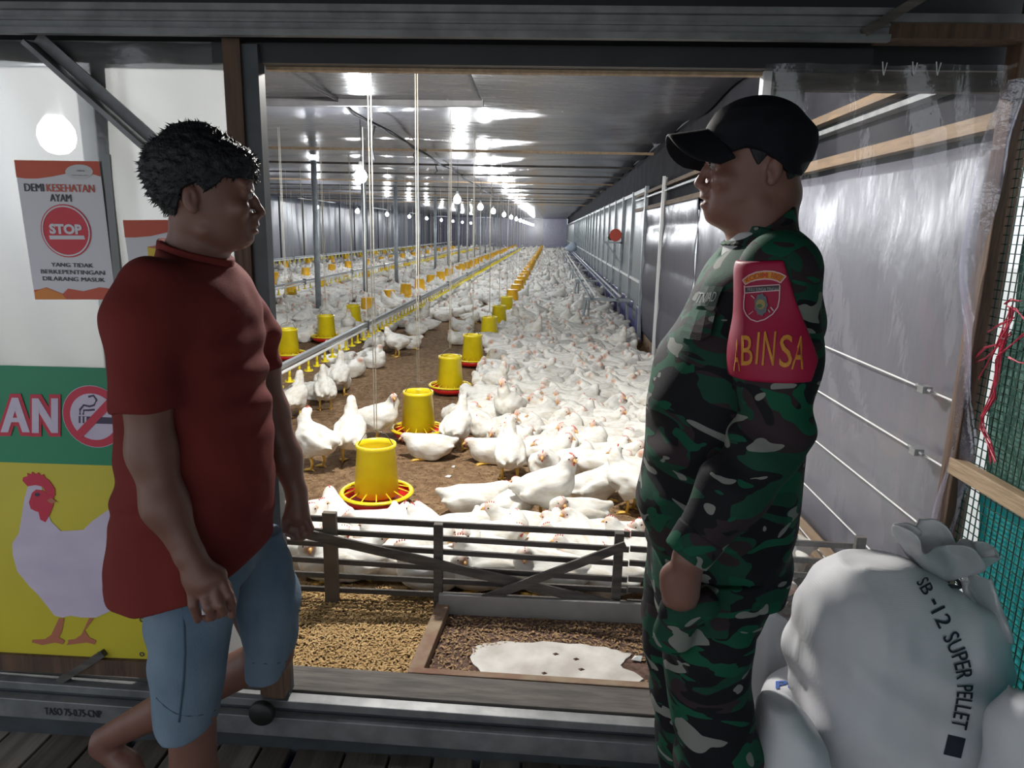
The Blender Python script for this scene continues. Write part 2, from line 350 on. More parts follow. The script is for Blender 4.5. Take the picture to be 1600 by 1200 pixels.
husk_field('rice_husk', 26000, (-1.5, -.40, 1.98, 2.62), M['husk'], 'loose golden rice husk on the floor left of the tray', 3)
husk_field('rice_husk', 14000, (-1.7, 1.22, 2.6, 6.5), M['husk_dark'], 'sparse trampled husk scattered on the litter behind the fence', 4, .004)

# ------------------------------------------------------------------ shed shell
def ceil_fn(u, v):
    X = XL+(XR-XL)*u; Y = 1.9+(YE-1.9)*v
    sag = .035*np.cos(2*PI*(Y-1.4)/2.0)*np.clip(1-Y/40, .15, 1)+.02*np.sin(X*1.7+Y*.6)
    return X, Y, ZC+sag
ce = solid(add('ceiling', grid_mesh('ceiling', ceil_fn, 60, 240), M['ceiling'], label='glossy grey plastic film ceiling of the shed', cat='ceiling', kind='structure'), .01, 1)
for k in range(10):
    Yb = 9.4+2.0*k+(.05 if k % 2 else 0)
    MB().beam((XL, Yb, ZC-.055), (XR, Yb+.05, ZC-.045), .03, .03).obj('trim_%d' % (k+1), M['wood_grey'] if k % 3 else M['wood_pale'], label='thin batten under the ceiling film, number %s from the doorway' % ['one', 'two', 'three', 'four', 'five', 'six', 'seven', 'eight', 'nine', 'ten'][k], cat='batten', kind='structure')
MB().bb(XL-.1, XR+.3, 1.9, YE+.2, ZC+.12, ZC+.16).obj('roof', M['dark_roof'], label='opaque shed roof above the ceiling film', cat='roof', kind='structure')
def wl_fn(u, v):
    Y = 1.9+(YE-1.9)*u; Z = ZF+(ZC-ZF)*v; return XL+.05*np.sin(Y*1.3)*np.sin(v*3+Y*.4)+.02*np.sin(Y*5), Y, Z
solid(add('wall_left', grid_mesh('wall_left', wl_fn, 200, 12), M['left_tarp'], label='far grey-blue film wall on the left of the shed', cat='wall', kind='structure'), .01)
MB().bb(XL, XR, YE, YE+.05, ZF, ZC).obj('wall_back', M['tarp_blue'], label='dark end wall of the shed', cat='wall', kind='structure')
for k in range(14):   # posts along the far left wall
    Yp = 13+2.4*k; MB().bb(XL+.08, XL+.13, Yp-.03, Yp+.03, ZF, ZC-.05).obj('wall_post', M['steel_dark'], label='slim dark post number %s from the doorway against the far left film wall' % words(k+1), cat='post', group='posts against the far left wall')
# right wall : tarpaulin in bays, pale sheet further back
wr = empty('wall_right', (XR, 1.9, 0), 'silver lavender tarpaulin wall along the right side of the shed', 'wall', kind='structure')
def tarp(y0, y1, z0, z1, amp, m, nm, n=90, mz=30, billow=0.0, vert=1.0):
    def fn(u, v):
        Y = y0+(y1-y0)*u; Z = z0+(z1-z0)*v
        f = amp*(np.sin(v*9+1.3*np.sin(Y*2.1))*.6*(1-vert)+np.sin(Y*9+2*v+np.sin(Y*3.3))*vert*.6*(.3+v))-billow*np.abs(np.sin(v*PI*3.5))
        return XR+f-XR, Y-1.9, Z
    return solid(add(nm, grid_mesh(nm, fn, n, mz), m, wr), .006)
tarp(2.1, 6.3, .22, 1.81, .012, M['tarp'], 'tarpaulin_sheet', 120, 40)
tarp(6.3, 9.9, .25, 1.85, .01, M['tarp'], 'tarpaulin_sheet', 90, 60, billow=.018, vert=.2)
tarp(9.9, 60, .3, 2.12, .018, M['tarp_pale'], 'pale_sheet', 260, 12)
tarp(9.5, 60, .1, .55, .05, M['tarp_blue'], 'skirt_sheet', 260, 10)
MB().bb(.03, .06, .2, 58, 1.75, 2.6).obj('dark_upper_panel', mat('dark_upper_sheet', (.018, .018, .024), (.03, .03, .036), rough=.9, scale=3, spec=.1), wr)
MB().bb(.03, .06, .2, 58, .0, .4).obj('low_board', M['wood_pale'], wr)
for z, m, w in ((2.06, 'wood_pale', .035), (1.86, 'wood_pale', .045), (2.0, 'steel', .02)):
    MB().bb(-.03, .02, .2, 9, z-w/2, z+w/2).obj('wall_rail', M[m] if m == 'steel' else M['wood_tan'], wr)
MB().bb(-.03, .02, 8, 58, 2.08, 2.13).obj('wall_rail', M['steel'], wr)
for z in (.88,): MB().bb(-.035, .0, 8.0, 58, z-.02, z+.02).obj('wall_rail', M['white_pvc'], wr)
MB().bb(-.075, -.045, 6.10, 6.13, .1, 2.14).obj('wall_stud', M['white_pvc'], wr)
for k in range(22):
    Yp = 8.2+1.5*k; MB().bb(-.045, .0, Yp-1.9-.03, Yp-1.9+.03, .1, 2.14).obj('wall_stud', M['white_pvc'] if k == 0 else M['pole'], wr)
for k, p in enumerate(((1360, 572), (1350, 655), (1350, 750), (1300, 800), (1270, 850))):
    z = atx(*p, 1.215)[2]; MB().tube([(-.035, .2, z), (-.035, 1.6, z+.004), (-.035, 4.3, z)], .0032, 6).obj('wall_cord', M['white_pvc'], wr)
for p in ((1445, 608), (1432, 705)):
    q = atx(*p, 1.2); MB().box(q, (.03, .035, .022)).tube([q+[-.0, -.04, 0], q+[0, .05, .004]], .006, 6).obj('cord_clip', M['steel'], label='small metal clip holding the %s white cord on the tarpaulin' % ('upper' if p[1] < 650 else 'lower'), cat='clip')

# ------------------------------------------------------------------ front wall with the doorway (plane Y = 1.87)
YW = 1.87
def px_box(mb, x0, y0, x1, y1, Y0, Y1):
    a = at((x0+x1)/2, y0, Y0); b = at((x0+x1)/2, y1, Y0); l = at(x0, (y0+y1)/2, Y0); r = at(x1, (y0+y1)/2, Y0)
    return mb.bb(l[0], r[0], Y0, Y1, b[2], a[2])
MB().bb(-2.6, 1.3, 1.93, 1.96, 1.94, 2.75).obj('wall_front_header', M['dark_roof'], label='dark sheet closing the gap above the doorway', cat='wall', kind='structure')
MB().bb(-2.6, 1.3, -2.5, 1.93, 2.19, 2.22).obj('roof_porch', M['dark_roof'], label='black underside of the porch roof at the top', cat='roof', kind='structure')
tr = MB()
tr.bb(-2.6, .75, 1.79, 1.80, 1.972, 2.035).bb(-2.6, .75, 1.80, 1.86, 2.028, 2.035).bb(-2.6, .75, 1.775, 1.795, 2.022, 2.037).bb(-2.6, .75, 1.775, 1.795, 1.968, 1.982).bb(-2.6, .75, 1.783, 1.795, 2.000, 2.006)
tr.obj('door_track', M['steel'], label='long galvanised sliding door track above the doorway', cat='track', kind='structure')
MB().bb(.745, 1.1, 1.80, 1.87, 1.98, 2.03).obj('trim_11', M['wood_brown'], label='brown timber head beam right of the door track', cat='beam', kind='structure')
MB().bb(.745, 1.12, 1.79, 1.80, 2.012, 2.03).obj('trim_12', M['steel'], label='steel flashing strip over the right head beam', cat='trim', kind='structure')
MB().beam((.69, 1.775, 1.985), (.81, 1.775, 2.06), .02, .045, (0, 1, 0)).obj('track_end_block', M['wood_grey'], label='angled grey timber scrap at the right end of the door track', cat='timber')
MB().bb(-.86, .75, 1.86, 1.92, 1.925, 1.972).obj('trim_13', M['dark_roof'], label='dark lintel over the doorway opening', cat='lintel', kind='structure')
MB().bb(-.74, .52, 1.90, 1.925, 1.917, 1.930).obj('trim_14', M['wood_pale'], label='pale batten edge under the doorway lintel', cat='batten', kind='structure')
# sliding door leaf on the left
dl = empty('door_1', (-1.3, 1.85, .15), 'sliding door leaf of milky plastic film with posters on the left', 'door', kind='structure')
def loc(mb): return mb
DO = np.array([-1.3, 1.85, .15])
def dpart(mb, nm, m, **k):
    mb.v = [tuple(np.array(p)-DO) for p in mb.v]; return mb.obj(nm, m, dl, **k)
def film_fn(u, v):
    X = -2.55+(1.76)*u; Z = .24+1.73*v; return X-DO[0], 1.868+.006*np.sin(X*9+Z*4)*np.sin(Z*5+X*3)+.004*np.sin(X*31+Z*9)-DO[1], Z-DO[2]
add('film', grid_mesh('film', film_fn, 90, 90), M['film'], dl)
dpart(MB().bb(-.822, -.778, 1.835, 1.87, .16, 1.975), 'door_stile', M['wood_brown'])
dpart(MB().bb(-.778, -.738, 1.845, 1.885, .12, 1.965), 'edge_angle', M['steel_dark'])
dpart(MB().bb(-2.55, -.76, 1.84, 1.875, .192, .245), 'bottom_rail', M['wood_brown'])
dpart(MB().bb(-2.55, -.80, 1.872, 1.90, 1.92, 1.975), 'top_rail', M['steel'])
dpart(MB().bb(-1.20, -1.14, 1.885, 1.915, .2, 1.95), 'hidden_stud', M['steel'])
dpart(MB().bb(-1.165, -1.145, 1.855, 1.864, .26, 1.70), 'film_seam', M['film'])
a, b = at(45, 68, 1.83), at(245, 245, 1.83)
dpart(MB().beam(a, b, .012, .048, (0, -1, 0)).beam(a+[.018, .01, .018], b+[.018, .01, .018], .03, .006, (0, -1, 0)), 'steel_brace', M['steel'])
a, b = at(95, 1062, 1.85), at(165, 1018, 1.85)
dpart(MB().beam(a, b, .02, .03, (0, -1, 0)), 'foot_brace', M['wood_grey'])
bevel(dpart(MB().bb(-.80, -.735, 1.80, 1.86, .175, .275), 'corner_block', M['wood_brown']), .004)
w = MB(); w.lathe([(.0, -.012), (.034, -.012), (.038, -.006), (.034, 0), (.038, .006), (.034, .012), (0, .012)], n=20)
w.v = [(p[0]-.80, p[2]+1.788, p[1]+.135) for p in w.v]; dpart(w, 'roller', M['black'], smooth=True)
# sill of the doorway
def sb(nm, m, y0, y1, z0, z1, x0=-2.55, x1=.62, dz=-.055, **k):
    mb = MB(); n = 1
    v = [(x, y+(.05*(.3-x)/2.0 if False else 0), z+dz*(x-x0)/(x1-x0)) for x in (x0, x1) for y in (y0, y1) for z in (z0, z1)]
    mb.raw(v, [(0, 1, 3, 2), (4, 6, 7, 5), (0, 4, 5, 1), (2, 3, 7, 6), (0, 2, 6, 4), (1, 5, 7, 3)]); return bevel(mb.obj(nm, m, **k), .002)
sb('trim_15', M['wood_grey'], 1.87, 1.99, .08, .19, label='dusty timber sill board along the doorway floor', cat='sill', kind='structure')
sb('trim_16', M['steel'], 1.825, 1.868, .157, .182, label='upper steel runner of the doorway sill', cat='rail', kind='structure')
sb('trim_17', M['steel_dark'], 1.835, 1.866, .09, .157, label='dark groove strip between the sill runners', cat='rail', kind='structure')
ch = sb('trim_18', M['steel'], 1.80, 1.833, .08, .143, label='lower steel channel of the doorway sill with stamped lettering', cat='rail', kind='structure')
sb('trim_19', M['steel_dark'], 1.815, 1.85, .0, .08, label='dark base strip under the doorway sill', cat='rail', kind='structure')
def flat_text(name, s, x0, y0, x1, y1, Y, m, parent=None, bold=0.0, shear=0.0, dx=0):
    """lettering standing upright on a plane of constant Y, spanning a measured box"""
    l = at(x0, (y0+y1)/2, Y); r = at(x1, (y0+y1)/2, Y); t = at((x0+x1)/2, y0, Y)[2]; b = at((x0+x1)/2, y1, Y)[2]
    v, f = text_v(s, bold if bold > .025 else 0); p = [(l[0]+(r[0]-l[0])*(q[0]+shear*q[1]), Y, b+(t-b)*q[1]) for q in v]
    if 0 < bold <= .025:      # a second and third impression, slightly shifted and each a hair in front, thickens the strokes
        n_ = len(p); sh_ = (t-b)*bold*3.2; f = [tuple(i+k*n_ for i in q) for k in range(3) for q in f]; p = [(q[0]+d*sh_, q[1]-.00025*k, q[2]) for k, d in enumerate((-1, 0, 1)) for q in p]
    off = np.array(parent.location) if parent is not None else np.zeros(3)
    return add(name, mesh(name, np.array(p)-off, f), m, parent)
t = flat_text('stamped_lettering', 'TASO 75-0.75-CNP', 70, 1108, 158, 1119, 1.7985, M['ink'], None, .01); tag(t, 'black stamped lettering on the lower sill channel', 'lettering')
MB().bb(.585, .62, 1.775, 1.802, .03, .075).tube([(.60, 1.78, .05), (.57, 1.77, .05)], .008, 8).obj('latch', M['black'], label='small black latch at the right end of the sill channel', cat='latch')
# right part of the front wall : posts and clear film
wf = empty('wall_front', (.8, YW, 0), 'clear plastic film wall between the doorway and the right corner post', 'wall', kind='structure')
def clear_fn(u, v):
    X = .50+.585*u; Z = .18+1.755*v
    return X-.8, .012*np.sin(X*17+2.2*Z)*np.sin(Z*3.1+X*6)+.006*np.sin(X*41+Z*13)+.02*np.sin(Z*2+1), Z
add('clear_film', grid_mesh('clear_film', clear_fn, 60, 120), M['clear'], wf)
MB().bb(-.295, -.275, .015, .05, .1, 1.93).obj('film_edge', M['liner'], wf)
MB().bb(-.272, -.20, .05, .09, .1, 1.95).obj('inner_post', mat('dusty_grey_post', (.26, .26, .26), (.2, .2, .2), rough=.7, scale=8), wf)
MB().bb(-.20, -.185, .04, .07, .1, 1.95).obj('inner_angle', M['steel'], wf)
MB().bb(-.28, .29, .03, .06, 1.885, 1.93).obj('film_top_batten', M['wood_grey'], wf)
bevel(MB().box((.295, -.01, 1.0), (.05, .06, 2.05)).obj('corner_post', M['wood_brown'], wf), .004)
def strip(u, v): return .235+.03*np.sin(v*7)+.05*u, -.035+.02*np.sin(v*9+u*4)+.01*np.sin(v*23), .75+1.15*v
add('film_fold', grid_mesh('film_fold', strip, 10, 60), sheet('crumpled_clear_fold', .12, .2, .5, .18, (.4, .4, .55), (.5, .5, .7), rough=.1, bump=.8, bscale=12), wf)
for k, x in enumerate((1378, 1425, 1462)):
    p = at(x, 105, 1.845); MB().tube([p+[0, 0, .012], p+[.003, -.003, -.012], p+[.006, -.001, -.018], p+[.011, 0, .01]], .0013, 5).obj('tie_loop', M['white_pvc'], label='white tie loop on the clear film, %s from the left' % ['first', 'second', 'third'][k], cat='tie', group='ties along the top of the clear film')
# ------------------------------------------------------------------ low timber fence across the doorway
YF = 2.50
fence = empty('slatted_fence', (0, YF, ZF), 'low weathered grey timber fence with slats and crossed braces behind the doorway', 'fence')
FO = np.array([0, YF, ZF])
def fpart(mb, nm, m=None, bev=.002):
    mb.v = [tuple(np.array(p)-FO) for p in mb.v]; return bevel(mb.obj(nm, m or M['wood_grey'], fence), bev)
for k in range(7):          # seven slats, each a little crooked
    zl = atz(532, 1, 0)[2] if False else 0
    ya = [812, 832, 852, 878, 900, 922, 944][k]; yb = [834, 858, 880, 905, 922, 942, 960][k]
    A = at(532, ya, YF); B = at(960, yb, YF); s = (B[2]-A[2])/(B[0]-A[0])
    z = lambda x: A[2]+s*(x-A[0])
    x0, x1 = -1.55+.05*random.random(), 1.2-.05*random.random()
    fpart(MB().beam((x0, YF, z(x0)), (.33, YF+.004, z(.33)), .012, .021+.003*random.random()), 'slat')
    fpart(MB().beam((.335, YF+.012, z(.335)), (x1, YF+.012, z(x1)-.005), .012, .022), 'slat')
for x, w, yt, yb, yy in ((515, .052, 800, 962, -.02), (685, .034, 818, 958, -.022), (968, .034, 832, 950, -.022)):
    a = at(x, yt, YF+yy); b = at(x, yb, YF+yy)
    fpart(MB().bb(a[0]-w/2, a[0]+w/2, YF+yy-.014, YF+yy+.012, min(b[2], ZF+.02), a[2]), 'post', M['wood_grey'] if w < .05 else mat('tan_timber', (.15, .12, .09), (.1, .08, .06), rough=.8, scale=9))
for x, h in ((-1.45, .36), (.75, .33), (1.16, .37)): fpart(MB().bb(x-.018, x+.018, YF-.034, YF-.008, ZF, ZF+h), 'post')
a, b = at(470, 832, YF-.045), at(1000, 955, YF-.045); fpart(MB().beam(a, b, .012, .038), 'brace')
a, b = at(745, 940, YF-.06), at(978, 852, YF-.06); fpart(MB().beam(a, b, .012, .034), 'brace')
# foot bath tray
tray = empty('foot_bath_tray', (-.05, 2.15, ZF), 'shallow dirty timber tray with dried white lime on the doorway floor', 'tray'); TO = np.array([-.05, 2.15, ZF])
def tpart(mb, nm, m, bev=.003):
    mb.v = [tuple(np.array(p)-TO) for p in mb.v]; o = mb.obj(nm, m, tray); return bevel(o, bev) if bev else o
p0, p1 = atz(641, 1072, ZF+.04), atz(690, 970, ZF+.04)
tpart(MB().beam((p0[0], 2.0, ZF+.022), (p1[0]-.01, 2.46, ZF+.022), .05, .045), 'side_board', M['wood_dusty'])
tpart(MB().beam((p0[0]-.02, 2.012, ZF+.025), (.62, 2.012, ZF+.012), .03, .05), 'front_board', M['wood_dusty'])
tpart(MB().bb(-.38, .62, 2.43, 2.45, ZF, ZF+.085), 'back_board', mat('grey_zinc_board', (.30, .29, .28), (.22, .21, .2), rough=.55, scale=6, bump=.2))
tpart(MB().bb(-.40, .62, 2.0, 2.44, ZF-.02, ZF+.006), 'bed', M['soil'], 0)
# the dried lime: an irregular thin crust
pts = [(745, 1008), (790, 1003), (870, 1004), (945, 1013), (985, 1022), (968, 1040), (1008, 1062), (985, 1092), (925, 1090), (870, 1076), (812, 1066), (752, 1054), (738, 1035)]
P = [atz(x, y, ZF+.008) for x, y in pts]; n = len(P); c = np.mean(P, 0); rnd = random.Random(3)
ring = []
for i in range(n*4):
    t = i/4; a, b = P[int(t)], P[(int(t)+1) % n]; q = a+(b-a)*(t-int(t)); ring.append(q+(q-c)*rnd.uniform(-.05, .05))
mb = MB(); mb.raw([c+[0, 0, .004]]+[q+[0, 0, .003] for q in ring]+[q-[0, 0, .003] for q in ring], [(0, 1+i, 1+(i+1) % len(ring)) for i in range(len(ring))]+[(1+i, 1+len(ring)+i, 1+len(ring)+(i+1) % len(ring), 1+(i+1) % len(ring)) for i in range(len(ring))]); tpart(mb, 'lime_crust', M['lime'], 0)
def in_tray(x, y):
    lime = np.zeros(len(x), bool)
    for i in range(len(x)):
        dx, dy = (x[i]-c[0])/.30, (y[i]-c[1])/.145; lime[i] = dx*dx+dy*dy < 1.0
    return ~lime
hf = husk_field('tray_husk', 5000, (-.36, .6, 2.02, 2.42), M['husk_dark'], None, 9, .012, in_tray)
hf.parent = tray; hf.location = -TO; del hf['category']
for k, (x, y) in enumerate(((900, 1030), (868, 1022), (908, 1046), (850, 1052))):
    q = atz(x, y, ZF+.012)-TO; rk = .007+.004*random.random(); s = MB().raw([q+[rk*1.6, 0, 0], q+[.2*rk, rk, 0], q+[-rk*1.3, .3*rk, 0], q+[-.3*rk, -rk, 0], q+[.2*rk, 0, .006]], [(0, 1, 4), (1, 2, 4), (2, 3, 4), (3, 0, 4)]).obj('dirt_clod', M['soil'], tray)
# white scraps on the litter
for k, (x, y, lb) in enumerate(((700, 745, 'small pale feather scrap on bare litter right of the nearest feeder'), (708, 730, 'tiny white feather scrap on litter behind the larger scrap'), (995, 1030, 'white scrap lying at the right side of the tray'))):
    q = atz(x, y, ZF+.004 if k < 2 else ZF+.012); r = .02 if k != 1 else .012
    MB().raw([q+[-r, -r*.4, .002], q+[r*.6, -r*.6, .0], q+[r, r*.5, .008], q+[-r*.3, r*.7, .004], q+[0, 0, .012]], [(0, 1, 4), (1, 2, 4), (2, 3, 4), (3, 0, 4), (3, 2, 1, 0)]).obj('feather_scrap', M['white_pvc'], label=lb, cat='scrap')

# ------------------------------------------------------------------ feeders
def feeder_meshes():
    R = {}
    b = MB().lathe([(.112, .055), (.116, .06), (.098, .30), (.104, .305), (.104, .325), (.094, .325), (.090, .30), (.100, .10), (.0, .10)], n=28); R['bucket'] = b.me('bucket', True)
    r = MB(); prof = []
    for j in range(9): a = 2*PI*j/8; prof.append((.180+.013*math.cos(a), .062+.010*math.sin(a)))
    r.lathe(prof, n=32)
    for j in range(14):
        a = 2*PI*j/14; r.beam((.112*math.cos(a), .112*math.sin(a), .085), (.178*math.cos(a), .178*math.sin(a), .064), .006, .006)
    R['pan_grill'] = r.me('pan_grill', True)
    R['pan'] = MB().lathe([(0, .0), (.13, .0), (.155, .012), (.186, .055), (.180, .055), (.15, .022), (.0, .02)], n=28).me('pan', True)
    R['feed'] = MB().lathe([(0, .285), (.05, .28), (.092, .27)], n=16).me('feed', True)
    h = MB(); h.tube([(-.095, 0, .31), (-.055, 0, .375), (0, 0, .395), (.055, 0, .375), (.095, 0, .31)], .0022, 6); R['handle'] = h.me('handle', True)
    h = MB(); L = ZC-ZF-.09; h.tube([(-.006, 0, .39), (-.007, .002, L)], .0026, 6).tube([(.006, 0, .39), (.007, 0, L)], .0026, 6); R['rope'] = h.me('rope', True)
    R['gold'] = MB().lathe([(.0, .0), (.175, .0), (.185, .02), (.185, .05), (.15, .062), (.118, .085), (.104, .29), (.108, .295), (.106, .30), (.0, .30)], n=16).me('gold_hopper', True)
    h = MB(); h.tube([(0, 0, .30), (0, 0, ZC-ZF-.08)], .003, 5); R['cord'] = h.me('cord', True)
    return R
FM = feeder_meshes()
M['feedgrain'] = mat('feed_grain', (.42, .27, .10), (.3, .18, .07), rough=.9, scale=90)
def feeder(x, y, rz, z, label, group=None):
    e = empty('chicken_feeder', (x, y, z), label, 'feeder', group); e.rotation_euler = (0, 0, rz)
    for nm, m in (('bucket', 'lemon'), ('pan_grill', 'lemon'), ('pan', 'redpan'), ('feed', 'feedgrain'), ('handle', 'wire'), ('rope', 'rope')):
        o = add(nm, FM[nm], M[m], e)
    return e
RF = [(-.868, 3.47), (-.876, 4.70), (-.855, 6.12), (-.80, 7.45), (-.765, 9.1), (-.74, 10.5), (-.72, 12.0)]
RL = ['nearest the fence', 'second', 'third', 'fourth', 'fifth', 'sixth', 'seventh']
for k, (x, y) in enumerate(RF): feeder(x, y, .3*k, ZF+.02, 'lemon feeder with red pan, %s in the row beside the dense flock' % RL[k], 'lemon feeders of the right row')
LFx = [(-2.79, 7.42), (-2.77, 8.68), (-2.78, 9.95)]
for k, (x, y) in enumerate(LFx): feeder(x, y, .4+.3*k, ZF+.03, 'lemon yellow hanging feeder with red pan, %s behind the drinker line on the left' % ['first', 'second', 'third'][k], 'lemon feeders of the left row')
def gold(x, y, label, group, z=ZF+.05):
    e = empty('golden_feeder', (x, y, z), label, 'feeder', group); add('hopper', FM['gold'], M['golden'], e); add('cord', FM['cord'], M['rope'], e); return e
y = 13.4
k = 1
while y < 58: gold(-.70, y, 'golden feeder number %s beyond the lemon feeders in the long right row' % words(k), 'golden feeders of the right row'); y += 1.35; k += 1
y = 11.1
k = 1
while y < 58: gold(-2.86, y, 'golden feeder number %s in the row behind the nearest drinker line' % words(k), 'golden feeders of the second row'); y += 1.5; k += 1
for X, y0, st, lb in ((-4.95, 11.4, 1.9, 'golden feeder in the row beyond the grey poles'), (-6.5, 14.6, 2.1, 'golden feeder in the middle of the far left flock'), (-8.3, 17.5, 2.3, 'golden feeder in the row nearest the far left wall')):
    y = y0; k = 1
    while y < 50: gold(X+.06*math.sin(y), y, lb.replace('feeder', 'feeder number %s' % words(k), 1), lb.replace('feeder', 'feeders', 1)); y += st; k += 1

# ------------------------------------------------------------------ drinker lines
cup = MB().tube([(0, 0, 0), (0, 0, -.055)], .010, 6).tube([(0, 0, -.055), (0, 0, -.085), (0, 0, -.095)], [.011, .014, .034], 8).lathe([(.034, -.095), (.036, -.083), (.030, -.088)], n=8)
cup_me = cup.me('drinker_cup', True)
def drinker(X, y0, y1, zp, label, n_single, step, y_stop):
    e = empty('drinker_line', (X, y0, zp), label, 'drinker')
    L = y1-y0
    MB().tube([(0, 0, 0), (0, L, 0)], .014, 8).obj('white_pipe', M['white_pvc'], e, True)
    MB().bb(-.018, .018, 0, L, .03, .062).obj('grey_pipe', M['grey_pvc'], e)
    y = .1; k = 0; far = MB()
    while y < y_stop-y0:
        if k < n_single: o = add('drinker_cup', cup_me, M['lemon'], e, loc=(0, y, -.005))
        else: far.box((0, y, -.05), (.03, .03, .09)).box((0, y, -.098), (.05, .05, .012))
        y += step; k += 1
    if far.v: far.obj('far_drinker_cups', M['lemon'], e, kind='stuff')
    y = .4
    while y < L:
        MB().tube([(0, y, .06), (0, y, ZC-zp-.06)], .004, 5).obj('support_cord', M['rope'], e)
        MB().bb(-.022, .022, y-.03, y+.03, -.02, .08).obj('clamp', M['wire'], e); y += 3.0
    return e
drinker(-1.90, 3.9, 58, .50, 'nearest drinker line, white pipe hung with yellow drinking cups left of the feeders', 90, .21, 45)
drinker(-4.25, 8.8, 58, .56, 'second drinker line hanging beyond the lemon feeders, partly behind grey poles', 40, .3, 40)
drinker(-7.4, 14, 58, .60, 'farthest drinker line, thin white pipe near the left wall', 0, .4, 40)

# ------------------------------------------------------------------ poles, hanging bundle of cords, rope tails
for k in range(15):
    MB().tube([(-3.72, 11.3+2.95*k, ZF), (-3.72, 11.3+2.95*k, ZC-.03)], .045 if k < 6 else .04, 10).obj('support_pole', M['pole'], smooth=True, label='round grey steel support pole, %s of the row left of the drinker line' % (['first', 'second', 'third', 'fourth', 'fifth', 'sixth', 'seventh', 'eighth', 'ninth', 'tenth', 'eleventh', 'twelfth', 'thirteenth', 'fourteenth', 'fifteenth'][k]), cat='pole', group='grey support poles')
pts = []; 
for k in range(60):
    t = k/59; Y = 4.2+40*t**1.5; pts.append((-1.66+.02*math.sin(k*1.3), Y, 2.49-.025*abs(math.sin(Y*.75))))
cb = MB().tube(pts, .011, 6).tube([(p[0]+.02*math.sin(i*2.1), p[1], p[2]-.012) for i, p in enumerate(pts)], .008, 5)
cb.obj('cable_bundle', M['darkrope'], smooth=True, label='dark bundle of cables running along under the ceiling into the distance', cat='cable')
for k, (y, l) in enumerate(((6.85, .32), (8.9, .14), (10.6, .12), (12.2, .12))):
    MB().tube([(-1.66, y, 2.47), (-1.70, y, 2.47-l*.5), (-1.68, y+.02, 2.47-l), (-1.72, y, 2.45-l*1.1)], .008, 6).obj('cable_tail', M['darkrope'], label='short cable end hanging under the ceiling bundle, %s from the doorway' % ['first', 'second', 'third', 'fourth'][k], cat='cable', group='cable ends under the ceiling')
# beam with sagging film just inside the doorway
MB().beam((-2.6, 5.62, 2.44), (-.54, 5.60, 2.455), .05, .05).obj('trim_20', mat('grey_batten', (.14, .14, .15), (.1, .1, .11), rough=.6, scale=8), label='short grey batten carrying a sagging ceiling film inside the doorway', cat='batten', kind='structure')
def flap(u, v):
    X = -2.6+2.05*u; Y = 4.6+1.0*v; return X, Y, 2.47+.055*(1-v)+.03*np.sin(X*6)*(1-v)*np.clip((-.9-X)*1.5, 0, 1)
solid(add('ceiling_flap', grid_mesh('ceiling_flap', flap, 40, 14), M['ceiling'], label='loose flap of grey film above the short batten near the doorway', cat='film', kind='structure'), .004)

# ------------------------------------------------------------------ light bulbs (the shed's own lamps)
bl = MB().lathe([(.0, -.062), (.028, -.056), (.048, -.036), (.056, -.008), (.052, .02), (.036, .045), (.024, .058)], n=16).me('globe', True)
bs = MB().lathe([(.025, .056), (.026, .085), (.018, .10), (.018, .13), (.0, .13)], n=12).me('socket', True)
E_ROW = emit('lamp_glass_lit', (.93, .97, 1.0), BULB_ROW); E_DIM = emit('lamp_glass_lit_weak', (.95, .98, 1.0), 170.0); E_NEAR = emit('lamp_glass_lit_strong', (1.0, .97, .90), BULB_NEAR)
bl2 = bl.copy(); bl3 = bl.copy()
def bulb(x, y, z, label, group, near=False):
    e = empty('light_bulb', (x, y, z), label, 'lamp', group)
    add('globe', bl3 if near == 'dim' else bl2 if near else bl, E_DIM if near == 'dim' else E_NEAR if near else E_ROW, e); add('socket', bs, M['white_pvc'], e)
    MB().tube([(0, 0, .12), (.01, 0, (ZC-z)*.5), (0, 0, ZC-z-.02)], .004, 5).obj('flex', M['darkrope'], e)
bulb(-.58, 3.42, 2.42, 'lit bulb hanging just inside the doorway over the chickens by the fence', None, True)
bulb(-1.60, 2.32, 1.80, 'lit bulb glowing through the milky sliding door film', None, 'dim')
for k, (x, y) in enumerate(((-1.80, 6.82), (-1.53, 11.7), (-1.50, 15.2), (-1.48, 18.3))):
    bulb(x, y, 2.0, 'lit white bulb under the cable bundle, %s from the doorway' % ['first and largest', 'second', 'third', 'fourth'][k], 'bulbs of the middle row')
for k in range(10): bulb(-1.45, 22+3.8*k, 2.0, 'distant lit white bulb, number %s of the middle row under the ceiling' % words(k+5), 'bulbs of the middle row')
for k, y in enumerate((13.8, 17.7, 21.5, 25.4, 29.4, 33.5, 38, 42.5, 47, 52)): bulb(-5.8, y, 2.0, 'lit white bulb number %s over the far left flock' % words(k+1), 'bulbs of the left row')

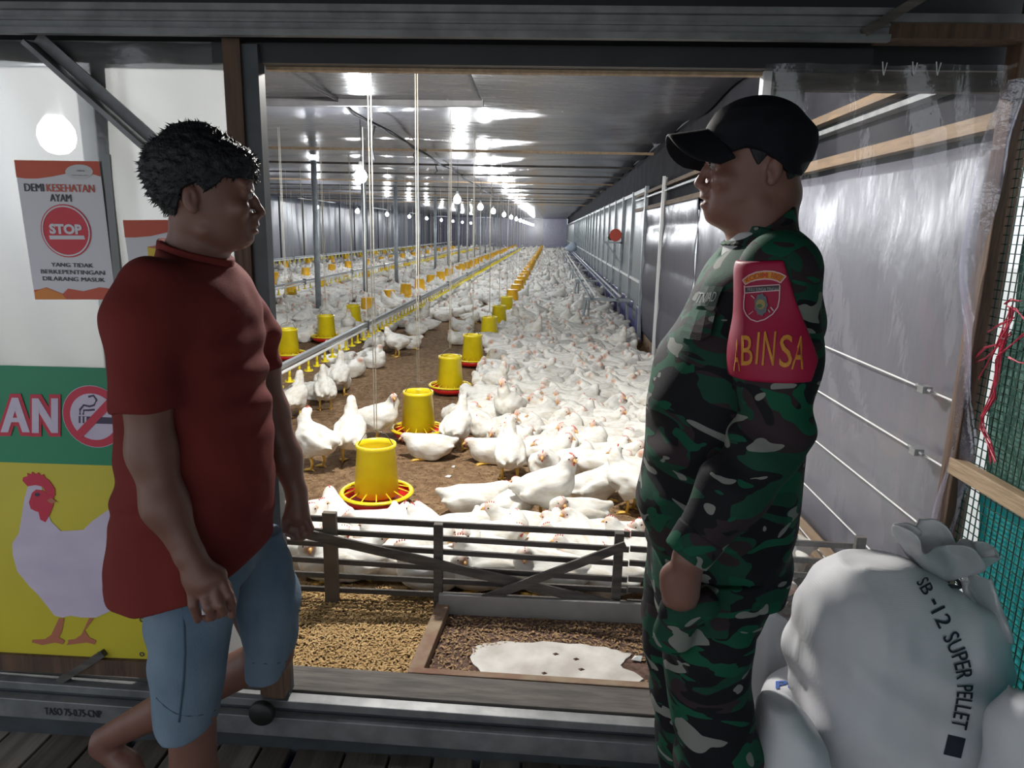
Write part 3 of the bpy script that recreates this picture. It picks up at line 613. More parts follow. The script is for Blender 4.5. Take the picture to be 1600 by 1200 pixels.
# ------------------------------------------------------------------ trestle with pipes along the right wall
def trestle(Y, label, h=.55):
    e = empty('pipe_trestle', (.85, Y, ZF), label, 'trestle', 'trestles along the right wall'); h -= ZF
    MB().beam((-.33, 0, h), (.36, -.04, h), .04, .04).obj('crossbar', M['pole'], e)
    MB().beam((-.30, 0, h), (-.36, -.12, 0), .03, .03).obj('leg', M['pole'], e); MB().beam((-.25, 0, h), (-.24, .3, 0), .03, .03).obj('leg', M['pole'], e)
    MB().beam((.28, 0, h), (.28, 0, 0), .03, .03).obj('leg', M['pole'], e)
for k, Y in enumerate((10.8, 15.0, 19.2, 23.5, 28, 33)): trestle(Y, 'grey trestle carrying pipes beside the right wall, %s from the doorway' % ['first', 'second', 'third', 'fourth', 'fifth', 'sixth'][k])
for k, (x0, x1) in enumerate(((.60, .62), (.70, .72), (.98, 1.0), (1.07, 1.09))):
    MB().tube([(x0, 10.5+.4*(k % 2)+.0, .59), (x1, 36, .59)], .018, 8).obj('long_pipe', M['white_pvc'] if k % 2 else M['pole'], smooth=True, label='long pipe resting on the trestles, %s from the flock side' % ['first', 'second', 'third', 'fourth'][k], cat='pipe', group='pipes on the trestles')
# bracket shelf with motor
q = atx(972, 376, 1.20); e = empty('wall_bracket', (1.2, q[1], q[2]-.02), 'grey steel bracket on the right wall holding a reel', 'bracket')
MB().bb(-.32, .0, -.03, .03, -.03, .0).obj('shelf_bar', M['pole'], e); MB().beam((-.26, 0, -.03), (-.02, 0, -.34), .03, .03).obj('strut', M['pole'], e); MB().bb(-.03, 0, -.03, .03, -.36, .02).obj('upright', M['pole'], e)
e = empty('cable_reel', (1.08, q[1]-.02, q[2]+.09), 'red and dark reel sitting on the bracket of the right wall', 'reel')
w = MB().lathe([(0, 0), (.10, 0), (.105, .012), (.10, .025), (0, .025)], n=20); w.v = [(p[0], p[2]-.06, p[1]) for p in w.v]; w.obj('disc', mat('orange_red_plastic', (.55, .06, .03), rough=.4), e)
w = MB().lathe([(0, 0), (.06, 0), (.06, .12), (0, .12)], n=14); w.v = [(p[0]-.07, p[2]-.05, p[1]-.03) for p in w.v]; w.obj('drum', M['black'], e)
# far blue-white bundle at the end of the right wall
g = G((-.4, -.3, -.02), (.4, .3, .5), .03); D = smin(g.ell((0, 0, .16), (.3, .2, .17)), g.ell((.08, 0, .34), (.16, .13, .12)), .08)+.02*g.noise(9, 5)
add('cloth_bundle', g.mesh(D, 'cloth_bundle'), mat('pale_blue_cloth', (.45, .52, .62), rough=.7), label='pale blue bundle lying on the far end of the pipes', cat='bundle', loc=(.95, 34.5, .62))
# ------------------------------------------------------------------ chickens
def feather_mat():
    m, n, l, b = newmat('white_feathers'); setin(b, rough=.85, spec=.15)
    at_ = n.new('ShaderNodeAttribute'); at_.attribute_name = 'tint'
    tc = n.new('ShaderNodeTexCoord'); no = n.new('ShaderNodeTexNoise'); no.inputs['Scale'].default_value = 30; no.inputs['Detail'].default_value = 6
    mp = n.new('ShaderNodeMapping'); mp.inputs['Scale'].default_value = (.45, 1, 1); l.new(tc.outputs['Object'], mp.inputs[0]); l.new(mp.outputs[0], no.inputs['Vector'])
    r = n.new('ShaderNodeValToRGB'); r.color_ramp.elements[0].color = (.62, .57, .48, 1); r.color_ramp.elements[1].color = (.80, .79, .75, 1); r.color_ramp.elements[0].position = .3; r.color_ramp.elements[1].position = .55
    l.new(no.outputs[0], r.inputs[0])
    mx = n.new('ShaderNodeMixRGB'); mx.inputs[2].default_value = (.62, .30, .20, 1); l.new(at_.outputs['Fac'], mx.inputs[0]); l.new(r.outputs[0], mx.inputs[1]); l.new(mx.outputs[0], b.inputs['Base Color'])
    bp = n.new('ShaderNodeBump'); bp.inputs['Strength'].default_value = .5; bp.inputs['Distance'].default_value = .008; l.new(no.outputs[0], bp.inputs['Height']); l.new(bp.outputs[0], b.inputs['Normal'])
    return m
M['feather'] = feather_mat()
M['comb'] = mat('comb_red', (.62, .10, .08), rough=.6); M['beak'] = mat('beak_horn', (.72, .42, .14), rough=.45); M['shank'] = mat('yellow_shank', (.80, .50, .10), rough=.55); M['eye'] = mat('dark_eye', (.02, .012, .01), rough=.2)
def rotz(p, a): return (p[0]*math.cos(a)-p[1]*math.sin(a), p[0]*math.sin(a)+p[1]*math.cos(a), p[2])
# poses: body centre height, pitch, neck points, head centre, head yaw, head pitch, standing
POSES = {
 'sit':   dict(z=.082, pitch=-.05, neck=[(.085, 0, .105), (.110, 0, .145), (.118, 0, .168)], head=(.128, 0, .180), yaw=0, hp=-.1),
 'turn':  dict(z=.080, pitch=-.05, neck=[(.080, 0, .105), (.100, .01, .138), (.100, .026, .158)], head=(.096, .042, .166), yaw=1.7, hp=-.2),
 'tuck':  dict(z=.080, pitch=.04, neck=[(.085, 0, .10), (.12, .01, .125), (.14, .015, .140)], head=(.158, .018, .142), yaw=.15, hp=-.35),
 'back':  dict(z=.080, pitch=-.05, neck=[(.080, 0, .105), (.100, -.01, .138), (.092, -.026, .156)], head=(.082, -.04, .162), yaw=-2.2, hp=-.1),
 'stand': dict(z=.185, pitch=-.28, neck=[(.075, 0, .235), (.105, 0, .295), (.108, 0, .335)], head=(.116, 0, .350), yaw=.1, hp=0, legs=1),
 'look':  dict(z=.180, pitch=-.18, neck=[(.080, 0, .225), (.110, -.01, .275), (.112, -.025, .31)], head=(.112, -.04, .322), yaw=-1.3, hp=-.05, legs=1),
 'peck':  dict(z=.175, pitch=.25, neck=[(.095, 0, .155), (.15, 0, .125), (.175, 0, .09)], head=(.19, 0, .07), yaw=0, hp=-1.0, legs=1),
}
def bird(pose, h, full=True):
    p = POSES[pose]; z0 = p['z']; c, s = math.cos(-p['pitch']), math.sin(-p['pitch'])
    def B(x, y, z): return (x*c-z*s, y, z0+x*s+z*c)
    g = G((-.26, -.14, -.02), (.25, .14, .42 if p.get('legs') else .27), h)
    R = np.array([[c, 0, s], [0, 1, 0], [-s, 0, c]]).T; R = [[c, 0, -s], [0, 1, 0], [s, 0, c]]
    D = g.ell(B(-.005, 0, 0), (.130, .090, .080), R); D = smin(D, g.ell(B(.06, 0, -.006), (.078, .080, .072), R), .03)
    D = smin(D, g.cone(B(-.09, 0, .02), B(-.170, 0, .045), .045, .018), .04)
    for sd in (-1, 1):
        Dw = g.ell(B(-.025, sd*.073, .008), (.10, .020, .046), R); Dw = smin(Dw, g.cone(B(-.09, sd*.062, .004), B(-.155, sd*.035, .008), .02, .006), .02); D = smin(D, Dw, .009)
        D = smin(D, g.ell(B(-.01, sd*.055, -.045), (.055, .035, .042)), .02)
    n = p['neck']; D = smin(D, g.chain(n, [.048, .036, .028], .02), .04)
    hx = p['head']; D = smin(D, g.ell(hx, (.031, .0245, .0245), [[math.cos(p['yaw']), math.sin(p['yaw']), 0], [-math.sin(p['yaw']), math.cos(p['yaw']), 0], [0, 0, 1]]), .015)
    if p.get('legs'):
        for sd in (-1, 1): D = smin(D, g.cone((.0, sd*.045, z0-.04), (.012, sd*.045, .085), .036, .016), .03)
    else: D = smax(D, -(g.z-.004), .01)
    D = D+.0055*g.noise(26, 3, (.5, 1, 1))*(h < .02)+.003*g.noise(55, 8, (.5, 1, 1))*(h < .01)
    V, Q = surface_nets(D, g.lo, g.h, '', 1 if h < .02 else 0, raw=True)
    me = npmesh('broiler_body', V, Q, True)
    f = np.array([math.cos(p['yaw'])*math.cos(p['hp']), math.sin(p['yaw'])*math.cos(p['hp']), math.sin(p['hp'])]); H = np.array(hx)
    d = np.linalg.norm(V-(H+f*.018), axis=1); tint = np.clip(1.0-(d-.012)/.02, 0, 1)*.85
    # bare pinkish skin under the wing and at the vent
    d2 = np.linalg.norm(V-np.array(B(-.11, 0, -.05)), axis=1); tint = np.maximum(tint, .35*np.clip(1-d2/.06, 0, 1))
    a = me.attributes.new('tint', 'FLOAT', 'POINT'); a.data.foreach_set('value', tint.astype(np.float32))
    up = np.array([0, 0, 1.0]); up = up-up.dot(f)*f; up /= np.linalg.norm(up); sd_ = np.cross(up, f)
    parts = []
    if full:
        bk = MB().tube([H+f*.022, H+f*.036-up*.002, H+f*.048-up*.008], [.010, .007, .0015], 8).me('beak', True); parts.append(('beak', bk, 'beak'))
        cm = MB()
        for k in range(4): cm.tube([H+f*(.016-.009*k)+up*.014, H+f*(.014-.010*k)+up*(.028+.003*(k in (1, 2)))], [.005, .0015], 6)
        cm.tube([H+f*.018+up*.013, H-f*.018+up*.013], .005, 6)
        parts.append(('comb', cm.me('comb', True), 'comb')); parts.append(('wattle', MB().tube([H+f*.024-up*.012, H+f*.024-up*.027], [.006, .004], 6).me('wattle', True), 'comb'))
        for q in (-1, 1):
            ey = MB().lathe([(0, -.004), (.0035, -.002), (.004, 0), (.0035, .002), (0, .004)], tuple(H+f*.012+sd_*q*.0235+up*.005), 8).me('eye', True); parts.append(('eye', ey, 'eye'))
        for q in (-1, 1):
            lg = MB(); y = q*.045
            if p.get('legs'):
                lg.tube([(.010, y, .095), (-.004, y, .05), (.004, y, .010)], [.010, .0085, .008], 7); o = .004
            else:
                o = .06; lg.tube([(.02, q*.06, .015), (.06, q*.062, .010)], [.009, .008], 7); y = q*.062
            for a_ in (-.5, 0, .5): lg.tube([(o, y, .010), (o+.03*math.cos(a_), y+.03*math.sin(a_), .007), (o+.052*math.cos(a_), y+.052*math.sin(a_), .003)], [.007, .006, .003], 6)
            if p.get('legs'): lg.tube([(o, y, .010), (o-.025, y, .004)], [.006, .003], 5)
            parts.append(('leg', lg.me('leg', True), 'shank'))
    return me, parts, (V, Q, tint)
HI = {k: bird(k, .0085) for k in POSES}
MIDV = {k: bird(k, .016, False)[2] for k in ('sit', 'turn', 'tuck', 'back', 'stand')}
LOW = {k: bird(k, .030, False)[2] for k in ('sit', 'turn', 'tuck', 'stand')}
for me, parts, _ in HI.values():
    me.materials.append(M['feather'])
    for _, pm, mm in parts: pm.materials.append(M[mm])
def chicken(x, y, rz, pose, label, group, s=1.0, parts=True):
    me, pr, _ = HI[pose]; o = add('broiler_chicken', me, None, label=label, cat='chicken', group=group)
    o.location = (x, y, ZF); o.rotation_euler = (0, 0, rz); o.scale = (s, s, s)
    if parts:
        for nm, pm, _m in pr: add(nm, pm, None, o)
    return o
placed = []
def free(x, y, r):
    for a, b in placed:
        if (a-x)**2+(b-y)**2 < r*r: return False
    return True
D2 = math.radians
# individually recognisable birds: (pixel of the feet), pose, heading, label
HAND = [
 (497, 733, 'look', 150, 'white chicken standing on bare litter left of the nearest lemon feeder', None),
 (548, 722, 'stand', 100, 'white chicken standing close behind the left side of the nearest feeder', None),
 (590, 690, 'look', 10, 'white chicken standing behind the nearest feeder, looking right', None),
 (672, 716, 'tuck', 180, 'white chicken lying flat between the first and second lemon feeders, head to the left', None),
 (713, 703, 'stand', 75, 'white chicken standing at the right edge of the second feeder pan', None),
 (708, 664, 'turn', 280, 'white chicken sitting just right behind the second feeder', None),
 (796, 752, 'stand', 95, 'white chicken standing with its tail to the doorway in the middle of the open litter', None),
 (770, 722, 'tuck', 185, 'white chicken sitting at the left edge of the flock beside the standing one', None),
 (850, 748, 'sit', 265, 'white chicken sitting upright at the front edge of the flock, chest to the doorway', None),
 (895, 738, 'turn', 20, 'white chicken sitting at the flock front right of the upright one', None),
 (945, 728, 'sit', 10, 'large white chicken sitting at the flock front, facing the soldier', None),
 (925, 782, 'sit', 35, 'white chicken sitting alone on open litter before the soldier', None),
 (530, 618, 'stand', 95, 'white chicken standing under the nearest drinker line, seen from behind', None),
 (461, 655, 'stand', 85, 'white chicken drinking at the nearest cup by the red shirt', None),
 (621, 557, 'look', 215, 'white chicken standing beyond the drinker line with its head raised', None),
 (594, 553, 'peck', 190, 'white chicken with lowered head beside the one with raised head', None),
 (800, 812, 'turn', 60, 'white chicken sitting behind the fence left of the crossed brace top', None),
 (740, 806, 'tuck', 10, 'round white chicken back rising above the top slat right of the middle post', None),
 (850, 815, 'look', 20, 'white chicken behind the fence stretching its neck above the others', None),
 (900, 828, 'turn', 200, 'white chicken with an orange face behind the right end of the fence', None),
 (985, 800, 'look', 150, 'white chicken beside the soldier with its head above the fence', None),
 (990, 755, 'sit', 170, 'white chicken with red comb next to the belly of the soldier', None),
 (640, 545, 'tuck', 20, 'white chicken resting on bare litter right of the raised-head one', None),
 (650, 525, 'sit', 200, 'white chicken resting alone far along the bare aisle', None),
 (720, 518, 'sit', 160, 'white chicken sitting left of the fourth lemon feeder', None),
 (735, 505, 'turn', 30, 'white chicken sitting behind the fourth lemon feeder', None),
 (530, 575, 'tuck', 30, 'white chicken resting under the drinker line between two lemon feeders', None),
]
for x, y, ps, hd, lb, gr in HAND:
    q = atz(x, y, ZF); chicken(q[0], q[1], D2(hd), ps, lb, gr, random.uniform(.94, 1.06)); placed.append((q[0], q[1]))
obst = RF+LFx
CAND = []
def want(x, y):
    if any((x-a)**2+(y-b)**2 < .20**2 for a, b in obst): return 0
    if abs(x+3.72) < .1: return 0
    if y < 3.12: return 1.0 if -1.5 < x < 1.2 else 0              # pressed against the fence
    if x > -.72:                                                    # the dense flock on the right
        if y < 4.0:
            lim = .58-(y-3.12)*.12
            return 1 if x > lim else 0
        if y < 4.9: return 1 if x > -.30-(y-4.0)*.25 else 0
        if y < 6.2: return .97 if x > -.52 else .1
        if 7.2 < y < 7.7 and x < -.3: return .2
        return .95
    if x > -1.75:
        return 0 if y < 8.3 else (.06 if y < 11 else (.35 if y < 14 else .8))
    if x > -2.6: return .10 if y < 10 else (.5 if y < 13 else .85)
    nz = math.sin(x*1.9+y*.7)+math.sin(y*1.1-x*.8)
    return .12 if y < 8.5 else (.55+.25*nz if y < 13 else .72+.2*nz)
y = 2.66; row = 0
while y < 57:
    st = .15 if y < 3.1 else .185 if y < 12 else (.22 if y < 25 else .26)
    x = -9.3+(row % 2)*st/2
    while x < 1.12:
        jx, jy = x+random.uniform(-.055, .055), y+random.uniform(-.05, .05)
        if random.random() < want(jx, jy) and free(jx, jy, .13 if y < 3.1 else .155) if y < 9 else random.random() < want(jx, jy): CAND.append((jx, jy))
        x += st
    y += st*.86; row += 1
CAND = [(x, y) for x, y in CAND if x < XR-.16 and y > 2.63]
vis, rest = [], []
for x, y in CAND:
    u, v = proj((x, y, ZF+.12)); (vis if 440 < u < 1015 and v < 960 else rest).append((x, y))
vis.sort(key=lambda p: p[1]); N1 = 300-len(HAND)
nearest, rest = vis[:N1], rest+vis[N1:]
# birds hidden from the photograph behind the film wall or the men: keep only those a step to the side would show
rest = [(x, y) for x, y in rest if -360 < proj((x, y, ZF))[0] < 1500]
pw = ['sit', 'turn', 'tuck', 'back', 'tuck', 'sit', 'turn', 'stand']
for x, y in nearest:
    ps = random.choice(pw[:7] if y < 3.3 or random.random() < .85 else pw)
    how = {'sit': 'with raised head', 'turn': 'with head turned', 'tuck': 'with head low', 'back': 'looking back', 'stand': 'standing'}[ps]
    fk = min(range(7), key=lambda i: abs(RF[i][1]-y)); fo = ['first', 'second', 'third', 'fourth', 'fifth', 'sixth', 'seventh'][fk]
    if y < 3.3: lb, gr = 'white chicken %s behind the slatted fence, %s' % (how, 'left of the left post' if x < -.85 else 'between left and middle posts' if x < -.42 else 'between middle and right posts' if x < .33 else 'right of the right post'), 'chickens crowded at the fence'
    elif x > -.75: lb, gr = 'white chicken %s, %s, level with the %s lemon feeder' % (how, 'beside the feeder row' if x < -.25 else 'mid flock' if x < .5 else 'near the right wall', fo), 'chickens of the dense near flock'
    elif x > -2: lb, gr = 'white chicken %s on the bare aisle, level with the %s lemon feeder' % (how, fo), 'chickens resting on the aisle'
    else: lb, gr = 'white chicken %s beyond the drinker line, level with the %s right-row feeder' % (how, fo), 'chickens beyond the drinker line'
    hd = random.uniform(0, 2*PI)
    if y < 2.8: hd = random.choice((0, PI))+random.uniform(-.5, .5)
    chicken(x, y, hd, ps, lb, gr, random.uniform(.9, 1.08), y < 5.6)
VV, QQ, TT = [], [], []; off = 0
for x, y in rest:
    L = MIDV if y < 13 and x > -5 else LOW; ks = list(L); k = ks[random.choice([0, 0, 1, 1, 2, 2, len(ks)-1] if random.random() < .35 else [0, 1, 2])]
    V, Q, t = L[k]; a = random.uniform(0, 2*PI); s = random.uniform(.9, 1.1); ca, sa = math.cos(a)*s, math.sin(a)*s
    W_ = np.stack([V[:, 0]*ca-V[:, 1]*sa+x, V[:, 0]*sa+V[:, 1]*ca+y, V[:, 2]*s+ZF], 1); VV.append(W_); QQ.append(Q+off); TT.append(t); off += len(V)
VV = np.concatenate(VV); QQ = np.concatenate(QQ); me = npmesh('distant_flock', VV, QQ, True)
a = me.attributes.new('tint', 'FLOAT', 'POINT'); a.data.foreach_set('value', np.concatenate(TT).astype(np.float32)[:len(me.vertices)])
add('distant_flock', me, M['feather'], label='thousands of white chickens covering the floor into the distance', cat='chickens', kind='stuff')
print('CHICKENS', len(HAND), len(nearest), len(rest), 'quads', len(QQ))
# ------------------------------------------------------------------ posters and banner on the sliding door
def poly_part(name, px, Y, m, parent, t=.0006):
    mb = MB().prism([(at(x, y, Y)[0], at(x, y, Y)[2]) for x, y in px], Y, Y+t)
    o = np.array(parent.location); mb.v = [tuple(np.array(p)-o) for p in mb.v]; return mb.obj(name, m, parent)
def ellipse_px(cx, cy, rx, ry, n=28, rot=0): return [(cx+rx*math.cos(2*PI*i/n)*math.cos(rot)-ry*math.sin(2*PI*i/n)*math.sin(rot), cy+rx*math.cos(2*PI*i/n)*math.sin(rot)+ry*math.sin(2*PI*i/n)*math.cos(rot)) for i in range(n)]
def disc(name, cx, cz, r, Y, m, parent, n=36, t=.0005, r_in=None):
    o = np.array(parent.location); mb = MB()
    if r_in is None: mb.prism([(cx+r*math.cos(2*PI*i/n), cz+r*math.sin(2*PI*i/n)) for i in range(n)], Y, Y+t)
    else:
        v = [(cx+q*math.cos(2*PI*i/n), Y, cz+q*math.sin(2*PI*i/n)) for q in (r_in, r) for i in range(n)]
        mb.raw(v, [(i, (i+1) % n, n+(i+1) % n, n+i) for i in range(n)])
    mb.v = [tuple(np.array(p)-o) for p in mb.v]; return mb.obj(name, m, parent)
YP = 1.858
TL, TR, BL, BR = (22, 250), (155, 252), (55, 468), (181, 468)
po = empty('stop_poster', at(100, 468, YP), 'white and orange poster with a red STOP disc on the milky door film', 'poster')
poly_part('sheet', [TL, TR, BR, BL], YP, M['paper'], po)
poly_part('header_wave', [TL, TR, (157, 276), (148, 273), (128, 270), (105, 271), (80, 276), (58, 279), (40, 279), (25.5, 277)], YP-.001, M['orange'], po)
poly_part('logo_oval', ellipse_px(123.5, 268.5, 21.5, 11.5), YP-.0016, mat('logo_grey', (.52, .52, .53), rough=.5), po)
flat_text('logo_lettering', 'mitra', 120, 265, 132, 268, YP-.0022, M['ink'], po); flat_text('logo_lettering', 'peternakan ayam', 112, 273, 138, 275, YP-.0022, M['ink'], po)
poly_part('footer_wave', [(53, 453), (62, 452), (72, 449), (98, 459), (106, 451), (130, 455), (155, 449), (166, 450), (180, 453), BR, BL], YP-.001, M['orange'], po)
poly_part('footer_flame', [(53.5, 457), (62, 453), (72, 450), (98, 460), (104, 468), BL], YP-.0014, M['amber'], po)
flat_text('heading', 'DEMI', 38, 287, 68, 299, YP-.0014, M['ink'], po, .012); flat_text('heading_red', 'KESEHATAN', 72.5, 288, 147, 300, YP-.0014, M['orange'], po, .012)
flat_text('heading', 'AYAM', 78, 303.5, 111, 315, YP-.0014, M['ink'], po, .012)
cc = at(103.5, 361, YP); dr = (at(103.5, 320, YP)[2]-at(103.5, 403, YP)[2])/2
disc('stop_disc', cc[0], cc[2], dr, YP-.0012, M['redprint'], po); disc('stop_ring', cc[0], cc[2], dr*.955, YP-.0020, M['paper'], po, r_in=dr*.90)
flat_text('stop_lettering', 'STOP', 77, 350, 128, 366, YP-.0022, M['paper'], po, .05)
poly_part('stop_bar', [(76.5, 368), (131, 368), (133, 374), (78, 374)], YP-.0018, M['paper'], po)
flat_text('notice', 'YANG TIDAK', 80, 411, 145, 417.5, YP-.0014, M['ink'], po, .012); flat_text('notice', 'BERKEPENTINGAN', 64, 422, 163, 428.5, YP-.0014, M['ink'], po, .012)
flat_text('notice', 'DILARANG MASUK', 67, 433, 163.5, 439.5, YP-.0014, M['ink'], po, .012)
p2 = empty('half_hidden_poster', at(230, 470, YP), 'second white poster with orange header, half hidden behind the man in the red shirt', 'poster')
poly_part('sheet', [(192, 344), (325, 343), (345, 560), (222, 562)], YP, M['paper'], p2)
poly_part('header_wave', [(192, 344), (325, 343), (327, 366), (300, 362), (266, 362), (235, 369), (212, 371), (195, 371)], YP-.001, M['orange'], p2)
poly_part('picture', [(230, 386), (262, 382), (300, 384), (305, 440), (236, 442)], YP-.001, mat('print_yellow', (.6, .42, .02), rough=.5), p2)
poly_part('picture_brown_patch', [(229, 386), (250, 382), (262, 384), (250, 390)], YP-.0016, M['brownprint'], p2)  # brown printed patch along the top left edge of the picture
# banner
YB = 1.852
ba = empty('biosecurity_banner', at(110, 1025, YB), 'green and yellow vinyl banner with a white hen and no-smoking sign', 'banner')
poly_part('green_field', [(-190, 566), (210, 576), (219, 729), (-190, 716)], YB, M['green'], ba, .0012)
poly_part('yellow_field', [(-190, 716), (219, 729), (232, 1030), (-190, 1014)], YB, M['yellow'], ba, .0012)
def outlined(ch, x0, y0, x1, y1, sh=0):
    v, f = text_v(ch, 0.0); n_ = len(v)
    for nm, m, Y0, offs in (('letter_outline', 'crimson', YB-.0012, [(dx*6.5, dy*6) for dx in (-1, -.5, 0, .5, 1) for dy in (-1, 1)]+[(-6.5, 0), (6.5, 0)]), ('letter', 'lilac', YB-.0030, [(-3, 0), (-1.5, 0), (0, 0), (1.5, 0), (3, 0)])):
        P = []; 
        for k, (dx, dy) in enumerate(offs): P += [at(x0+3+(x1-x0-6)*q[0]+dx, y1+(y0-y1)*q[1]+dy, YB)*[1, 0, 1]+[0, Y0-.00012*k, 0]-np.array(ba.location) for q in v]
        add(nm, mesh(nm, P, [tuple(i+k*n_ for i in q) for k in range(len(offs)) for q in f]), M[m], ba)
outlined('T', -45, 625, -8, 672); outlined('A', 2, 621, 48, 675); outlined('N', 51, 622, 92, 676)
v_c = at(147, 651, YB); vr = (at(147, 604, YB)[2]-at(147, 699, YB)[2])/2
disc('sign_disc', v_c[0], v_c[2], vr*1.02, YB-.0016, M['lilac'], ba); disc('sign_face', v_c[0], v_c[2], vr, YB-.0022, M['crimson'], ba); disc('sign_centre', v_c[0], v_c[2], vr*.76, YB-.0028, M['lilac'], ba)
poly_part('cigarette_print', [(123, 650), (184, 653), (184, 663), (123, 661)], YB-.0034, M['navy'], ba)
poly_part('cigarette_filter', [(126, 650.5), (129, 650.6), (129, 661.5), (126, 661.4)], YB-.0037, M['lilac'], ba); poly_part('cigarette_filter', [(132, 651), (135, 651), (135, 661.6), (132, 661.5)], YB-.0037, M['lilac'], ba)
for pts in ([(125, 648), (125, 640), (131, 633), (140, 635), (147, 633), (151, 625), (146, 618), (138, 620)], [(130, 648), (131, 641), (138, 641), (148, 640)]):
    mb = MB().tube([at(x, y, YB-.003) for x, y in pts], .0033, 6); mb.v = [tuple(np.array(p)-np.array(ba.location)) for p in mb.v]; mb.v = [(p[0], (p[1]+.003)*.12-.0032, p[2]) for p in mb.v]; mb.obj('smoke_print', M['navy'], ba)
a_, b_ = (at(122, 679, YB), at(177, 624, YB)); mb = MB().beam((a_[0], YB-.004, a_[2]), (b_[0], YB-.004, b_[2]), .0004, .016, (1, 0, 1)); mb.v = []; mb.f = []
poly_part('prohibition_bar', [(119, 675), (171, 620), (180, 629), (128, 684)], YB-.0042, M['crimson'], ba)
hen = [(52, 741), (45, 756), (38, 779), (33, 812), (29, 834), (19, 849), (20, 868), (27, 893), (45, 915), (60, 930), (72, 945), (85, 962), (98, 965), (110, 962), (128, 965), (150, 965), (170, 956), (184, 947), (186, 920), (188, 914), (181, 900), (181, 893), (180, 870), (176, 845), (178, 800), (172, 795), (160, 803), (143, 815), (130, 828), (115, 829), (95, 830), (87, 822), (80, 815), (76, 805), (70, 790), (66, 765), (62, 750)]
poly_part('hen_body', hen, YB-.0014, M['lilac'], ba)
poly_part('hen_comb', [(35, 751), (36, 746), (43, 744), (42, 739), (48, 742), (50, 737), (55, 741), (60, 738), (63, 743), (68, 741), (71, 747), (76, 750), (82, 758), (86, 765), (86, 775), (78, 778), (72, 770), (66, 760), (55, 758), (43, 760)], YB-.002, M['crimson'], ba)
poly_part('hen_face', [(50, 770), (56, 765), (66, 766), (74, 772), (84, 776), (83, 790), (78, 803), (71, 816), (63, 812), (60, 800), (56, 799), (48, 795), (45, 785)], YB-.0022, M['crimson'], ba)
poly_part('hen_eye', ellipse_px(58, 773, 4, 3, 12), YB-.0028, M['navy'], ba)
poly_part('hen_beak', [(73, 782), (80, 778), (89, 784), (80, 787)], YB-.0028, M['brownprint'], ba)
for x in (0, 47): poly_part('hen_leg', [(92+x, 966), (100+x*.99, 966), (97+x*.75, 985), (92+x*1.0, 996), (101+x*1.05, 1001), (98+x*1.05, 1007), (86+x*1.05, 1004), (66+x*.8, 1008), (50+x*1.2, 1004), (50+x*1.2, 1000), (70+x, 999), (80+x, 992)], YB-.0018, M['brownprint'], ba)
for x, y in ((222, 968), (156, 1021), (222, 1022)):
    e_ = at(x, y, YB); disc('eyelet', e_[0], e_[2], .0075, YB-.0018, M['steel_dark'], ba, 14, r_in=.004)

# ------------------------------------------------------------------ right side wall of the porch: wire mesh over shade net
XM = 1.10
wm = empty('wall_porch', (XM, 1.0, 0), 'green wire mesh side wall of the porch on the right', 'wall', kind='structure')
gm = MB(); z = .05
while z < 2.18:
    gm.bb(-.0012, .0012, -1.6, .84, z-.0011, z+.0011); z += .022
y = -1.6
while y < .84:
    gm.bb(-.0012, .0012, y-.0011, y+.0011, .05, 2.18); y += .022
gm.obj('wire_mesh', M['mesh'], wm, kind='stuff')
q = atx(1540, 748, XM)
bevel(MB().bb(-.035, -.003, -1.6, .85, q[2]-.022, q[2]+.022).obj('mid_rail', M['wood_pale'], wm), .003)
MB().bb(-.03, .03, -1.6, .85, 2.03, 2.09).obj('top_rail', M['wood_brown'], wm)
for yy in (-.35, -1.55): MB().bb(-.03, .03, yy-.03, yy+.03, 0, 2.1).obj('post', M['wood_brown'], wm)
def net_fn(z0, z1, seed):
    def fn(u, v):
        Z = z0+(z1-z0)*v
        edge = .845-.036-.10*np.clip((Z-1.45)/.5, 0, 1)**1.5-.018*np.abs(np.sin(Z*7+seed))-.02*np.exp(-((Z-1.33)/.05)**2)
        Y = -1.6+(edge+1.6)*u; return .025+.012*np.sin(Y*9+Z*3+seed)*np.sin(Z*6)+.006*np.sin(Y*23+Z*11), Y, Z
    return fn
solid(add('shade_net', grid_mesh('shade_net', net_fn(q[2]-.0, 2.06, 1.0), 90, 70), M['net'], wm), .002)
solid(add('teal_net', grid_mesh('teal_net', net_fn(.0, q[2]-.02, 2.6), 90, 50), M['net_teal'], wm), .002)
# tangled pink raffia string tied to the mesh
rf = MB(); rr = random.Random(5)
main = [(1581, 478), (1576, 500), (1568, 530), (1560, 560), (1556, 590), (1551, 620), (1538, 650), (1534, 668), (1545, 690), (1552, 722)]
for s in range(7):
    rf.tube([atx(x+rr.uniform(-5, 5), y+rr.uniform(-3, 3), XM-.012-.01*rr.random()) for x, y in main], .0016, 5)
for a, b in (((1512, 572), (1575, 535)), ((1512, 570), (1560, 540)), ((1530, 590), (1572, 500)), ((1545, 520), (1585, 495)), ((1572, 480), (1600, 500)), ((1555, 560), (1600, 520)), ((1575, 560), (1605, 566)), ((1540, 545), (1580, 520)), ((1568, 475), (1595, 470))):
    m_ = ((a[0]+b[0])/2+rr.uniform(-8, 8), (a[1]+b[1])/2+rr.uniform(-8, 8))
    for s in range(2): rf.tube([atx(p[0]+rr.uniform(-3, 3), p[1]+rr.uniform(-3, 3), XM-.014-.008*rr.random()) for p in (a, m_, b)], .0015, 5)
rf.obj('raffia_string', M['raffia'], label='tangled pink-red raffia string hanging on the green mesh', cat='string')

